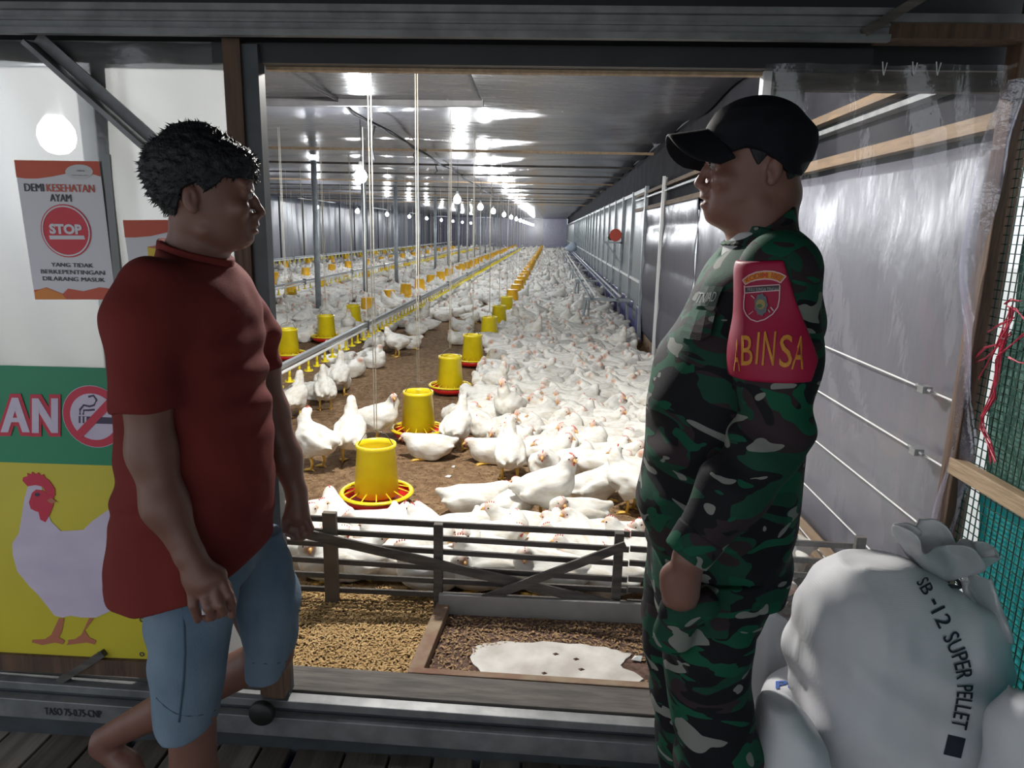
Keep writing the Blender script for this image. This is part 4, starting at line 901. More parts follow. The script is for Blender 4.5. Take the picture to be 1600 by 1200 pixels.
# ------------------------------------------------------------------ feed sacks
def sack_mesh(tab, y_c, seed, h=.0085, extra=None, n=2.6):
    T = np.array(tab); g = G((T[:, 1].min()-.05, min(T[:, 3])-.05, T[:, 0].min()-.03), (T[:, 2].max()+.06, max(T[:, 4])+.05, T[:, 0].max()+.15), h)
    D = g.zloft(tab, n)
    if extra: D = extra(g, D)
    D = D+.010*g.noise(7, seed)+.014*np.abs(g.noise(8, seed+6, (1, 1, .7)))-.005+.005*np.abs(g.noise(19, seed+1, (1, 1, .6)))+.004*np.sin((g.z*1.0+g.x*.7+.03*g.noise(6, seed+2))*55)*np.clip(.5+g.noise(5, seed+3), 0, 1)
    return g, D
def P_(x, y, Y=1.45): p = at(x, y, Y); return p[0], p[2]
def srow(y, x0, x1, hd, Y=1.45, yc=None):
    z = P_((x0+x1)/2, y, Y)[1]; yc = yc or Y; return [z, P_(x0, y, Y)[0], P_(x1, y, Y)[0], yc-hd, yc+hd]
YS = 1.50
tab = [srow(872, 1318, 1400, .05, YS), srow(900, 1275, 1480, .10, YS), srow(945, 1256, 1510, .13, YS), srow(1000, 1245, 1540, .155, YS), srow(1060, 1240, 1560, .165, YS), srow(1110, 1248, 1562, .17, YS), srow(1160, 1268, 1545, .17, YS), srow(1200, 1288, 1530, .165, YS)]
zb = tab[-1][0]; xm0, xm1 = tab[-1][1], tab[-1][2]; tab += [[zb-.12, xm0+.02, xm1, YS-.16, YS+.16], [.03, xm0+.02, xm1+.0, YS-.15, YS+.15], [.0, xm0+.05, xm1-.04, YS-.12, YS+.12]]
def sx(g, D):
    a = at(1440, 1020, YS-.10); b = at(1490, 940, YS-.05); c = at(1478, 905, YS)
    D = smin(D, g.cone(at(1390, 915, YS-.03), at(1500, 1000, YS-.02), .05, .085), .05)
    f1 = at(1270, 970, YS-.13); f2 = at(1390, 975, YS-.16)                                          # fold across the shoulder of the sack
    D = smax(D, -g.cone(f1, f2, .012, .02), .03)
    return D
g, D = sack_mesh(tab, YS, 21, .0075, sx); sme = g.mesh(D, 'sack_body', 2)
sack = empty('feed_sack', (.80, YS, 0), 'big bulging white woven feed sack with black lettering, standing before the mesh wall', 'sack')
def rel(o, e): o.location = -np.array(e.location); return o
rel(add('sack_body', sme, M['sackw'], sack), sack)
# gathered neck and the crumpled open mouth above the tie
def neck_fn(u, v):
    a = 2*PI*u; base = at(1475, 905, YS); tip = at(1455, 838, YS-.02); top2 = at(1505, 858, YS)
    r = .020+.062*np.sin(np.clip(v, 0, 1)*1.9)/.95*1.0; fold = 1+.22*np.sin(a*3+1+2*v)*v+.16*np.sin(a*7+3*v)*v+.07*np.sin(a*13)*v
    cx = base[0]-.004-.016*v; cz = base[2]+.102*v*(1+.25*np.cos(a-2.6)+.16*np.sin(a*4+.6)+.06*np.sin(a*9))
    return cx+r*fold*np.cos(a)*1.12-.8, -.02*v*v+r*.36*fold*np.sin(a)+.016*v*np.sin(a*5+4*v), cz
o = solid(add('gathered_mouth', grid_mesh('gathered_mouth', neck_fn, 90, 24), M['liner'], sack), .002)
def ear_fn(u, v):
    a_ = at(1520, 985, YS-.05); b_ = at(1580, 1000, YS-.06); c_ = at(1545, 900, YS-.02); d_ = at(1500, 905, YS)
    p = [(a_[i]*(1-u)*(1-v)+b_[i]*u*(1-v)+c_[i]*u*v+d_[i]*(1-u)*v) for i in range(3)]
    return p[0]-.8, p[1]-YS-.035*np.sin(u*PI)*np.sin(v*6)-.02*np.sin(u*9), p[2]
solid(add('loose_liner', grid_mesh('loose_liner', ear_fn, 24, 30), M['liner'], sack), .003)
tk = MB(); c0 = at(1476, 908, YS); tk.tube([(c0[0]+.03*math.cos(t)-.8, .03*math.sin(t), c0[2]+.004*math.sin(3*t)) for t in np.linspace(0, 2*PI*2.1, 40)], .004, 6); tk.obj('tie_cord', M['darkrope'], sack)
# lettering running down the right side of the sack, following an arc measured on the sack
sb_ = bvh_of(sme)
SP = [(1440, 905), (1462, 945), (1484, 990), (1503, 1035), (1508, 1080), (1500, 1130), (1488, 1182)]
def arc(t):
    k = t*(len(SP)-1); i = min(int(k), len(SP)-2); f_ = k-i; g_ = lambda j: np.array(SP[max(0, min(len(SP)-1, j))], float)
    p = .5*((2*g_(i))+(-g_(i-1)+g_(i+1))*f_+(2*g_(i-1)-5*g_(i)+4*g_(i+1)-g_(i+2))*f_**2+(-g_(i-1)+3*g_(i)-3*g_(i+1)+g_(i+2))*f_**3); return p
def on_sack(t, s):
    p = arc(t); d = arc(min(1, t+.02))-arc(max(0, t-.02)); d /= np.linalg.norm(d); nrm = np.array([d[1], -d[0]]); q = p+nrm*s
    a = at(*q, 1.0); b = at(*q, 1.6); return a, b-a
def sack_text(s, t0, t1, hgt, m, nm, bold=.02):
    v, f = text_v(s, bold); out = []
    for u, w_ in v:
        o_, d_ = on_sack(t0+(t1-t0)*u, (w_-.5)*hgt); d_ = Vector(d_).normalized(); h_ = sb_.ray_cast(Vector(o_), d_)
        p = h_[0]-d_*.006 if h_[0] is not None else Vector(o_)+d_*.5; out.append((p[0]-.8, p[1]-YS, p[2]))
    return add(nm, mesh(nm, out, f), m, sack)
for s_, t0, t1, hh in (('SB', 0.0, .10, 20), ('-', .135, .165, 5), ('12', .19, .29, 24), ('SUPER', .335, .60, 26), ('PELLET', .635, .86, 25)): sack_text(s_, t0, t1, hh, M['sackink'], 'lettering')
sq = MB(); out = []
N = 10
for i in range(N):
    for j in range(N):
        o_, d_ = on_sack(.895+.105*i/(N-1), (j/(N-1)-.5)*28); d_ = Vector(d_).normalized(); h_ = sb_.ray_cast(Vector(o_), d_); p = h_[0]-d_*.003 if h_[0] is not None else Vector(o_)+d_*.5; out.append((p[0]-.8, p[1]-YS, p[2]))
add('printed_square', mesh('printed_square', out, [(i*N+j, (i+1)*N+j, (i+1)*N+j+1, i*N+j+1) for i in range(N-1) for j in range(N-1)]), M['sackink'], sack)
# smaller sacks around it
def small_sack(nm, tab, seed, label, mouth=None):
    g, D = sack_mesh(tab, 0, seed, .009); me_ = g.mesh(D, nm, 2); return add(nm, me_, M['sackw'], label=label, cat='sack'), me_
z0 = 0.0
def tabpx(rows, Y, hd, yc):
    t_ = [srow(y, a, b, h_, Y, yc) for y, a, b, h_ in rows]; l = t_[-1]; t_ += [[.04, l[1], l[2], l[3], l[4]], [.0, l[1]+.03, l[2]-.03, l[3]+.03, l[4]-.03]]; return t_
s1, m1 = small_sack('feed_sack', tabpx([(1102, 1200, 1238, .03), (1115, 1190, 1255, .06), (1150, 1184, 1280, .08), (1200, 1178, 1300, .09)], 1.36, .1, 1.37), 31, 'lower white sack slumped between the soldier leg and the big sack')
s2, m2 = small_sack('feed_sack', tabpx([(1064, 1222, 1260, .05), (1080, 1198, 1290, .08), (1120, 1185, 1320, .10), (1160, 1185, 1330, .10)], 1.68, .1, 1.70), 37, 'white sack with blue lettering standing behind the big sack')
b2 = bvh_of(m2); v, f = text_v('PE', .03); out = []
for u, w_ in v:
    px, py = 1212+u*36, 1076-w_*12-u*3; a = at(px, py, 1.3); d_ = Vector(at(px, py, 1.8)-a).normalized(); h_ = b2.ray_cast(Vector(a), d_); p = h_[0]-d_*.004 if h_[0] is not None else Vector(a)+d_*.35; out.append(tuple(p))
add('blue_lettering', mesh('blue_lettering', out, f), M['sackblue'], s2)
s3, m3 = small_sack('feed_sack', tabpx([(1085, 1575, 1630, .03), (1105, 1550, 1650, .05), (1150, 1538, 1665, .06), (1200, 1536, 1670, .065)], 1.26, .1, 1.24), 41, 'white sack cut off at the lower right corner of the picture')
# white plastic sheet hanging behind the soldier
def ws(u, v):
    a_ = at(1150, 1120, 1.8); X = a_[0]+.17*u+.05*(1-v)*u; Z = .05+.52*v-.10*u*v; return X, 1.80+.015*np.sin(u*9+v*3), Z
solid(add('plastic_sheet', grid_mesh('plastic_sheet', ws, 20, 24), M['liner'], label='milky plastic sheet hanging low behind the soldier', cat='sheet'), .002)
# ------------------------------------------------------------------ people
class GP(G):
    def __init__(s, x, y, z): s.x, s.y, s.z = x, y, z
def sparse_mesh(fn, lo, hi, h, name, smooth_it=1, fac=4):
    lo = np.array(lo, float); n = (np.ceil((np.array(hi)-lo)/(h*fac)).astype(int)+1)
    gc = G(lo, lo+(n-1)*h*fac, h*fac); Dc = fn(gc); n = np.array(Dc.shape)
    act = np.abs(Dc) < h*fac*2.2
    D = np.repeat(np.repeat(np.repeat(Dc, fac, 0), fac, 1), fac, 2); A = np.repeat(np.repeat(np.repeat(act, fac, 0), fac, 1), fac, 2)
    # coarse cell k covers fine samples k*fac-fac/2 .. ; shift so nearest coarse sample is used
    s = fac//2; D = D[s:, s:, s:]; A = A[s:, s:, s:]
    I = np.argwhere(A); P = (I*h+lo).astype(np.float32)
    d = fn(GP(P[:, 0], P[:, 1], P[:, 2])); D[I[:, 0], I[:, 1], I[:, 2]] = d
    return surface_nets(D, lo, h, name, smooth_it)
def skin_mat(name, c1, c2):
    m = mat(name, c1, c2, rough=.48, scale=14, bump=.12, bscale=90, spec=.45, bdist=.004); return m
M['skin1'] = skin_mat('warm_brown_skin', (.155, .068, .050), (.18, .082, .062)); M['skin2'] = skin_mat('ruddy_brown_skin', (.165, .074, .058), (.20, .092, .07))
M['hair'] = mat('black_hair', (.008, .008, .011), (.016, .016, .02), rough=.55, scale=60, bump=.5, bscale=160, spec=.35)
M['tee'] = mat('rust_red_cotton', (.165, .028, .024), (.14, .022, .020), rough=.9, scale=5, bump=.12, bscale=420, spec=.15)
M['denim'] = mat('washed_denim', (.085, .13, .19), (.17, .225, .29), rough=.85, scale=6, stretch=(1, 1, .6), bump=.25, bscale=320, spec=.2, detail=8)
M['capcloth'] = mat('black_cap_cloth', (.006, .006, .009), (.009, .009, .013), rough=.85, scale=30, bump=.1, bscale=300, spec=.2)
M['armband'] = mat('crimson_armband', (.34, .006, .045), (.30, .005, .04), rough=.55, scale=8, spec=.35)
M['stitch'] = mat('golden_stitching', (.62, .26, .03), (.52, .2, .02), rough=.6, scale=60)
M['pink'] = mat('pale_pink_edging', (.62, .40, .45), rough=.6)
M['dimgreen'] = mat('dark_green_tape', (.035, .06, .05), rough=.8); M['greythread'] = mat('grey_thread', (.36, .39, .38), rough=.7)
M['boot'] = mat('black_boot_leather', (.01, .01, .01), rough=.4); M['undershirt'] = mat('grey_white_undershirt', (.45, .45, .46), rough=.9)
def camo():
    m, n, l, b = newmat('woodland_camouflage'); setin(b, rough=.8, spec=.25)
    tc = n.new('ShaderNodeTexCoord'); mp = n.new('ShaderNodeMapping'); mp.inputs['Rotation'].default_value = (0, -.7, 0); mp.inputs['Scale'].default_value = (.66, .8, 1.55); l.new(tc.outputs['Object'], mp.inputs[0])
    def blob(sc, off, lo, det=1.5, dist=1.2):
        a = n.new('ShaderNodeVectorMath'); a.operation = 'ADD'; a.inputs[1].default_value = off; l.new(mp.outputs[0], a.inputs[0])
        t = n.new('ShaderNodeTexNoise'); t.inputs['Scale'].default_value = sc; t.inputs['Detail'].default_value = det; t.inputs['Distortion'].default_value = dist; l.new(a.outputs[0], t.inputs['Vector'])
        g_ = n.new('ShaderNodeMath'); g_.operation = 'GREATER_THAN'; g_.inputs[1].default_value = lo; l.new(t.outputs[0], g_.inputs[0]); return g_
    cur = None; base = n.new('ShaderNodeRGB'); base.outputs[0].default_value = (.008, .050, .030, 1); cur = base.outputs[0]
    for col, args in (((.028, .018, .022), (8, (3, 1, 7), .54)), ((.0065, .0065, .009), (9, (0, 5, 2), .50)), ((.006, .075, .040), (10, (9, 2, 4), .60)), ((.20, .205, .185), (12, (4, 8, 1), .635, 1.2, .9))):
        g_ = blob(*args); mx = n.new('ShaderNodeMixRGB'); mx.inputs[2].default_value = (*col, 1); l.new(g_.outputs[0], mx.inputs[0]); l.new(cur, mx.inputs[1]); cur = mx.outputs[0]
    l.new(cur, b.inputs['Base Color'])
    t2 = n.new('ShaderNodeTexNoise'); t2.inputs['Scale'].default_value = 300; bp = n.new('ShaderNodeBump'); bp.inputs['Strength'].default_value = .12; bp.inputs['Distance'].default_value = .004
    l.new(tc.outputs['Object'], t2.inputs['Vector']); l.new(t2.outputs[0], bp.inputs['Height']); l.new(bp.outputs[0], b.inputs['Normal']); return m
M['camo'] = camo()

class HeadFrame:
    """head-local coordinates: origin between the ears, x forward, y to the head's left, z up"""
    def __init__(s, o, fwd, yaw=0.0, pitch=0.0, sc=1.0):
        s.o = np.array(o, float); a = (0 if fwd > 0 else PI)+yaw; cp, sp = math.cos(pitch), math.sin(pitch)
        X = np.array([math.cos(a)*cp, math.sin(a)*cp, sp]); Y = np.array([-math.sin(a), math.cos(a), 0]); Z = np.cross(X, Y); s.R = np.stack([X, Y, Z], 1); s.sc = sc
    def local(s, g):
        p = [g.x-s.o[0], g.y-s.o[1], g.z-s.o[2]]; q = [(s.R[0, i]*p[0]+s.R[1, i]*p[1]+s.R[2, i]*p[2])/s.sc for i in range(3)]; return GP(*[a.astype(np.float32) for a in q])
    def w(s, p): return s.o+s.R@(np.array(p, float)*s.sc)
SKULL = [(-.108, .030, .066, .024), (-.096, .010, .100, .038), (-.082, -.004, .1165, .047), (-.060, -.020, .1195, .057), (-.030, -.045, .1190, .066), (0, -.072, .118, .072), (.03, -.086, .119, .075), (.06, -.093, .119, .077), (.085, -.092, .112, .076), (.11, -.078, .094, .067), (.130, -.05, .064, .048), (.143, -.012, .025, .02)]
def skull(h, fat=0.0): return h.zloft([(z, a, b, -(w+fat*max(0, 1-abs(z+.06)/.06)), w+fat*max(0, 1-abs(z+.06)/.06)) for z, a, b, w in SKULL], 2.15)
def head_sdf(h, fat=0.0, mouth_open=0.0):
    D = skull(h, fat)
    # cheeks narrow toward the mouth, brow, sockets
    D = smin(D, h.ell((.104, 0, .040), (.018, .055, .013)), .014)
    for s in (-1, 1):
        D = smax(D, -h.ell((.124, s*.034, .016), (.016, .022, .013)), .012)
        D = smin(D, h.ell((.105, s*.034, .015), (.0125, .016, .0115)), .004)
        D = smin(D, h.cone((.121, s*.018, .028), (.110, s*.050, .030), .005, .004), .010)          # brow
        D = smin(D, h.ell((.094, s*.046, -.016), (.022, .020, .020)), .018)                        # cheekbone
        D = smin(D, h.ell((.128, s*.0135, -.0295), (.010, .0085, .008)), .006)                       # nostril wing
        D = smin(D, h.cone((.123, s*.036, .0225), (.113, s*.050, .019), .0028, .002), .004)        # upper lid
    D = smin(D, h.chain([(.117, 0, .022), (.126, 0, .006), (.1365, 0, -.018), (.1385, 0, -.0235)], [.006, .0075, .009, .0095], .006), .010)
    D = smin(D, h.ell((.121, 0, -.045), (.011, .020, .012)), .010)                                    # muzzle
    D = smin(D, h.ell((.1235, 0, -.0505), (.011, .0225, .0058)), .004)                               # upper lip
    D = smin(D, h.ell((.1205, 0, -.0645-mouth_open), (.0115, .0200, .0068)), .004)                   # lower lip
    D = smax(D, -h.ell((.1345, 0, -.0565-mouth_open*.5), (.013, .024, .0014+mouth_open*.55)), .003)   # mouth line
    D = smin(D, h.ell((.1035, 0, -.083), (.0155, .020, .0135)), .012)                                    # chin
    D = smin(D, h.cone((.088, .01, -.090), (.02, .050, -.066), .012, .012), .02); D = smin(D, h.cone((.088, -.01, -.090), (.02, -.050, -.066), .012, .012), .02)
    for s in (-1, 1):                                                                                  # ears
        c = (.0, s*.0765, .000); e0 = s*(.0775+fat*.35); E_ = h.ell((-.002, e0, .003), (.0165, .0075, .027)); E_ = smin(E_, h.ell((.004, e0, -.022), (.009, .0065, .010)), .008)
        E_ = smax(E_, -h.ell((.0015, e0+s*.009, .006), (.0105, .0075, .0175)), .003); E_ = smin(E_, h.cone((-.004, e0+s*.004, .014), (-.003, e0+s*.004, -.006), .003, .003), .004); E_ = smin(E_, h.ell((.011, e0, -.003), (.004, .004, .007)), .004); D = smin(D, E_, .006)
    return D
def strands(me, n, length, sel, rng, lean, w=.0035):
    """short tapering tufts growing out of a hair mass"""
    V = np.array([v.co[:] for v in me.vertices]); N = np.array([v.normal[:] for v in me.vertices]); k = np.nonzero(sel(V))[0]; k = rng.choice(k, n)
    out, fc = [], []
    for i in k:
        d = N[i]+np.array(lean)+rng.normal(0, .35, 3); d /= np.linalg.norm(d); L = length*rng.uniform(.5, 1.3); b = V[i]-N[i]*.004
        x = np.cross(d, [0.3, .5, .8]); x /= np.linalg.norm(x); y = np.cross(d, x); j = len(out)
        for a in range(3): t = 2*PI*a/3; out.append(b+w*(math.cos(t)*x+math.sin(t)*y))
        out.append(b+d*L+np.array([0, 0, -.3*L*rng.random()])); fc += [(j, j+1, j+3), (j+1, j+2, j+3), (j+2, j, j+3)]
    return out, fc
def finger(g, pts, r0, r1): return g.chain(pts, list(np.linspace(r0, r1, len(pts))), .003)

# ---------------------------------------------------------------- man in the red T-shirt
YM = 1.40; YA = 1.215; YA2 = 1.60; YL1 = 1.335; YL2 = 1.50
HF1 = HeadFrame((0, 0, 0), 1, yaw=.36); HF1.sc = .87; HF1.o = at(414, 333.5, YM+.03)-HF1.R@(np.array([.1465, 0, -.0235])*HF1.sc)
def neck1(g): return g.chain([HF1.w((-.006, 0, -.050)), at(308, 385, YM), at(302, 430, YM)], [.045, .048, .058], .02)
def collar_plane(g): a = at(248, 379, YM); b = at(357, 414, YM); return (g.z-a[2])-(b[2]-a[2])/(b[0]-a[0])*(g.x-a[0])
def m1(g):
    h = HF1.local(g); D = head_sdf(h)
    D = smin(D, neck1(g), .016)          # neck
    D = smin(D, g.chain([at(300, 462, YM)-[0, .11, 0], at(300, 462, YM)+[0, .11, 0]], [.04, .04]), .03)
    D = smin(D, g.chain([at(300, 470, YM), at(300, 620, YM), at(310, 760, YM), at(320, 860, YM)], [.10, .105, .11, .11], .05), .05)
    # near arm
    A = g.chain([at(225, 470, YA+.03), at(228, 600, YA), at(237, 705, YA), at(258, 790, YA-.01), at(294, 862, YA-.02)], [.050, .043, .039, .037, .0265], .03)
    wr = at(296, 868, YA-.02)
    # near hand: palm + four fingers + thumb, hanging, loosely curled
    kn = [at(301, 922, YA-.035), at(318, 924, YA-.035), at(335, 920, YA-.03), at(349, 911, YA-.02)]
    H = g.cone(wr, at(318, 905, YA-.022), .026, .0305); H = smin(H, g.cone(at(304, 905, YA-.022), at(340, 900, YA-.015), .019, .017), .02)
    F_ = [[kn[0], at(302, 945, YA-.040), at(308, 961, YA-.026), at(309, 969, YA-.012)], [kn[1], at(325, 949, YA-.046), at(331, 963, YA-.030), at(324, 966, YA-.014)],
          [kn[2], at(344, 945, YA-.042), at(349, 957, YA-.026), at(342, 961, YA-.010)], [kn[3], at(358, 930, YA-.026), at(363, 944, YA-.014), at(360, 952, YA-.0)]]
    for f_, r in zip(F_, (.0098, .0104, .0098, .0088)): H = smin(H, finger(g, f_, r+.001, r-.0022), .005)
    H = smin(H, finger(g, [at(330, 888, YA+.005), at(352, 915, YA+.018), at(361, 940, YA+.020), at(362, 961, YA+.018)], .0125, .0085), .008)
    D = smin(D, smin(A, H, .012), .03)
    # far arm and hand
    A = g.chain([at(365, 470, YA2-.04), at(405, 570, YA2), at(424, 645, YA2), at(446, 715, YA2), at(463, 768, YA2)], [.05, .042, .037, .035, .024], .03)
    H = g.cone(at(463, 768, YA2), at(466, 803, YA2-.01), .025, .028)
    for i, (a_, b_, c_) in enumerate((((478, 808), (485, 826), (478, 836)), ((470, 814), (476, 836), (469, 842)), ((461, 814), (465, 838), (459, 841)), ((453, 810), (455, 830), (450, 834)))):
        H = smin(H, finger(g, [at(*a_, YA2-.012), at(*b_, YA2-.02), at(*c_, YA2-.004)], .0105, .0085), .005)
    H = smin(H, finger(g, [at(455, 790, YA2-.02), at(447, 812, YA2-.03), at(444, 828, YA2-.03)], .012, .009), .008)
    D = smin(D, smin(A, H, .012), .03)
    # legs and bare feet
    k1 = at(300, 1090, YL1); X1 = k1[0]
    L = g.chain([at(305, 880, YL1), k1, (X1-.012, YL1, .30), (X1-.012, YL1, .09)], [.065, .049, .050, .036], .03)
    L = smin(L, g.chain([(X1-.035, YL1, .035), (X1+.06, YL1-.01, .045), (X1+.15, YL1-.02, .024)], [.032, .033, .024], .02), .02)
    for j in range(5): L = smin(L, g.cone((X1+.15, YL1-.055+.017*j, .017), (X1+.195-.008*abs(3-j), YL1-.062+.018*j, .012), .010, .009), .006)
    k2 = at(424, 1020, YL2)
    hl = at(152, 1160, 1.60); an = at(172, 1150, 1.60)
    L2 = g.chain([at(365, 870, YL2), k2, k2*.45+an*.55, an], [.062, .046, .047, .034], .03)
    ball = np.array([an[0]+.10, 1.585, .03])
    L2 = smin(L2, g.chain([hl, (hl+ball)/2+[0.01, 0, .012], ball, ball+[.045, 0, -.008]], [.033, .031, .028, .016], .02), .02)
    for j in range(5): L2 = smin(L2, g.cone(ball+[.0, -.032+.016*j, -.012], ball+[.05-.006*abs(3-j), -.036+.018*j, -.018], .010, .009), .006)
    return smin(D, smin(L, L2, .02), .03)
man = empty('person', (-.75, YM, 0), 'person in a rust-red T-shirt and denim shorts standing barefoot on the left', 'person')
def fig(e, nm, me, m, **k): o = add(nm, me, m, e, **k); o.location = -np.array(e.location); return o
fig(man, 'body', sparse_mesh(m1, (-1.18, 1.08, -.01), (-.40, 1.80, 1.70), .0037, 'body', 2), M['skin1'])
def hair1(g):
    h = HF1.local(g); S = skull(h)
    D = smin(smin(S-.008, h.ell((.010, 0, .062), (.100, .088, .104)), .02), h.ell((.088, 0, .088), (.045, .062, .034)), .02)
    D = D+.0035*h.noise(70, 4, (.6, 1, 1))+.0035*h.noise(140, 5, (.5, 1, 1))
    line = np.interp(h.x, [-.12, -.06, -.035, -.015, .012, .030, .05, .07, .085, .10, .12], [-.046, -.046, -.036, .022, .036, .016, .030, .050, .046, .050, .044]).astype(np.float32)
    return smax(smax(D, line-h.z, .006), -(S+.002), .002)
hm = sparse_mesh(hair1, HF1.o-[.15, .12, .09], HF1.o+[.17, .12, .21], .003, 'hair', 1)
o_, f_ = strands(hm, 2600, .013, lambda V: V[:, 2] > HF1.o[2]-.03, np.random.default_rng(2), (-.5, 0, -.1), .0026); 
HV = [v.co[:] for v in hm.vertices]; HQ = [tuple(p.vertices) for p in hm.polygons]; n0 = len(HV)
hm = mesh('hair', HV+[tuple(p) for p in o_], HQ+[tuple(i+n0 for i in q) for q in f_], True); fig(man, 'hair', hm, M['hair'])
def eyes(e, HF_, skin):
    for s in (-1, 1):
        c = HF_.w((.1135, s*.0345, .0150)); r = .0095; mb = MB().lathe([(r*math.sin(t), -r*math.cos(t)) for t in np.linspace(0, PI, 9)], tuple(c), 14); w_ = mb.obj('eye', mat('eye_white', (.22, .19, .18), rough=.2), e, True); w_.location = -np.array(e.location)
        q = HF_.w((.1215, s*.0350, .0150)); r2 = .0045; ir = MB().lathe([(r2*math.sin(t), -r2*math.cos(t)) for t in np.linspace(0, PI, 7)], tuple(q), 10).obj('iris', M['eye'], w_, True)
eyes(man, HF1, 'skin1')
def rowX(y, x0, x1, y0, y1, Y):
    """a cross-section whose outline spans pixels x0..x1 on row y: the near and far sides bulge in an oblique view, so the half-width is reduced for the depth"""
    c = at((x0+x1)/2, y, Y); a, b = at(x0, y, Y)[0], at(x1, y, Y)[0]; rx = (b-a)/2; ry = (y1-y0)/2; t = abs(c[0]/c[1])*1.12
    r2 = math.sqrt(max(rx*rx-(ry*t)**2, (.6*rx)**2))*.975; m = (a+b)/2; k = ry*ry/Y*.0
    return (c[2], m-r2, m+r2, y0, y1)
TEE = [(370, 258, 345, .060), (398, 256, 354, .078), (410, 238, 372, .115), (424, 218, 392, .150), (445, 200, 408, .168), (480, 186, 419, .175), (520, 180, 423, .172), (568, 178, 427, .168), (640, 180, 433, .162), (700, 184, 437, .162), (745, 182, 439, .166), (800, 173, 439, .172), (850, 167, 437, .176), (905, 164, 432, .178)]
def rowP(y, x0, x1, y0, y1, Y): c = at((x0+x1)/2, y, Y)[2]; a, b = at(x0, y, Y)[0], at(x1, y, Y)[0]; m = (a+b)/2; return (c, m-(m-a)*.93, m+(b-m)*.93, y0, y1)
def tee(g):
    D = g.zloft([rowX(y, a, b, YM-d, YM+d, YM) for y, a, b, d in TEE], 2.3)
    S = smin(g.chain([at(238, 452, YA+.035), at(222, 500, YA+.012), at(226, 642, YA-.002)], [.060, .063, .056], .03), g.chain([at(345, 440, YA2-.05), at(395, 520, YA2-.015), at(408, 600, YA2)], [.055, .055, .050], .03), .01)
    cutn = at(226, 638, YA); ax = np.array([.06, 0, -1]); ax /= np.linalg.norm(ax)
    pl = (g.x-cutn[0])*ax[0]+(g.z-cutn[2])*ax[2]; S = smax(S, pl, .006)
    cin = g.cone(at(226, 600, YA), at(229, 660, YA), .047, .047); S = smax(S, -smax(cin, -(pl+.03), .002), .002)
    D = smin(D, S, .030)
    # folds: drag lines across chest and waist
    n1 = g.noise(5, 7); D = D+.009*np.sin((g.x*.9+g.z*.55+.05*n1)*62)*np.clip(g.noise(6, 8)+.1, 0, 1)+.007*np.sin((g.x*.3-g.z*1.1+.04*n1)*75)*np.clip(g.noise(5, 12), 0, 1)+.003*g.noise(18, 3)
    hx = [at(x, y, YM) for x, y in ((120, 876), (165, 882), (224, 896), (280, 902), (350, 889), (400, 862), (437, 834), (480, 800))]; hem = np.interp(g.x, [p[0] for p in hx], [p[2] for p in hx]).astype(np.float32)
    D = smax(D, hem-g.z, .006); 
    D = smin(D, neck1(g)-.014, .03); return smax(D, collar_plane(g), .005)
tm = sparse_mesh(tee, (-1.15, 1.10, .74), (-.42, 1.72, 1.56), .0042, 't_shirt', 1); fig(man, 't_shirt', tm, M['tee'])
fig(man, 'collar_band', sparse_mesh(lambda g: smax(np.abs(neck1(g)-.0125)-.0065, np.abs(collar_plane(g)-.002)-.011, .004), at(225, 440, YM)-[0, .1, 0], at(385, 360, YM)+[0, .1, 0], .0032, 'collar_band', 1), M['tee'])
def shorts(g):
    a = [(840, 250, 360, .05), (880, 230, 372, .062), (925, 226, 378, .086), (975, 230, 364, .093), (1030, 236, 355, .090), (1080, 241, 347, .088), (1140, 247, 336, .085)]
    D = g.zloft([rowP(y, x0, x1, YL1-d*.85, YL1+d*.85, YL1) for y, x0, x1, d in a], 2.2)
    b = [(830, 345, 440, .06), (870, 350, 453, .08), (915, 362, 465, .098), (950, 372, 469, .095), (1000, 384, 463, .09), (1060, 390, 449, .085)]
    D2 = g.zloft([rowP(y, x0, x1, YL2-d*.85, YL2+d*.85, YL2) for y, x0, x1, d in b], 2.2)
    D = smin(D, D2, .014); D = smin(D, g.zloft([rowX(y, x0, x1, YM-.09, YM+.09, YM) for y, x0, x1 in ((800, 250, 405), (850, 250, 415), (885, 250, 410))], 2.4), .03)
    D = D+.006*np.sin((g.z+.3*g.x+.05*g.noise(6, 3))*60)*np.clip(g.noise(6, 5), 0, 1)+.002*g.noise(22, 9)
    hx = [at(x, y, YL1) for x, y in ((236, 1100), (255, 1122), (280, 1135), (310, 1134), (335, 1127), (360, 1118))]; hem = np.interp(g.x, [p[0] for p in hx], [p[2] for p in hx]); z2 = at(425, 1047, YL2)[2]
    hem = np.where(g.y > (YL1+YL2)/2+.0, z2, hem).astype(np.float32)
    D = smax(D, hem-g.z, .004)
    kn = smin(g.cone(at(298, 1075, YL1), at(294, 1150, YL1), .056, .054), g.cone(at(425, 1005, YL2), at(420, 1070, YL2), .050, .050), .01)
    return smax(D, -smax(kn, g.z-(hem+.022), .002), .002)
shorts_ob = fig(man, 'shorts', sparse_mesh(shorts, (-1.0, 1.18, .33), (-.42, 1.66, .98), .0042, 'shorts', 1), M['denim'])
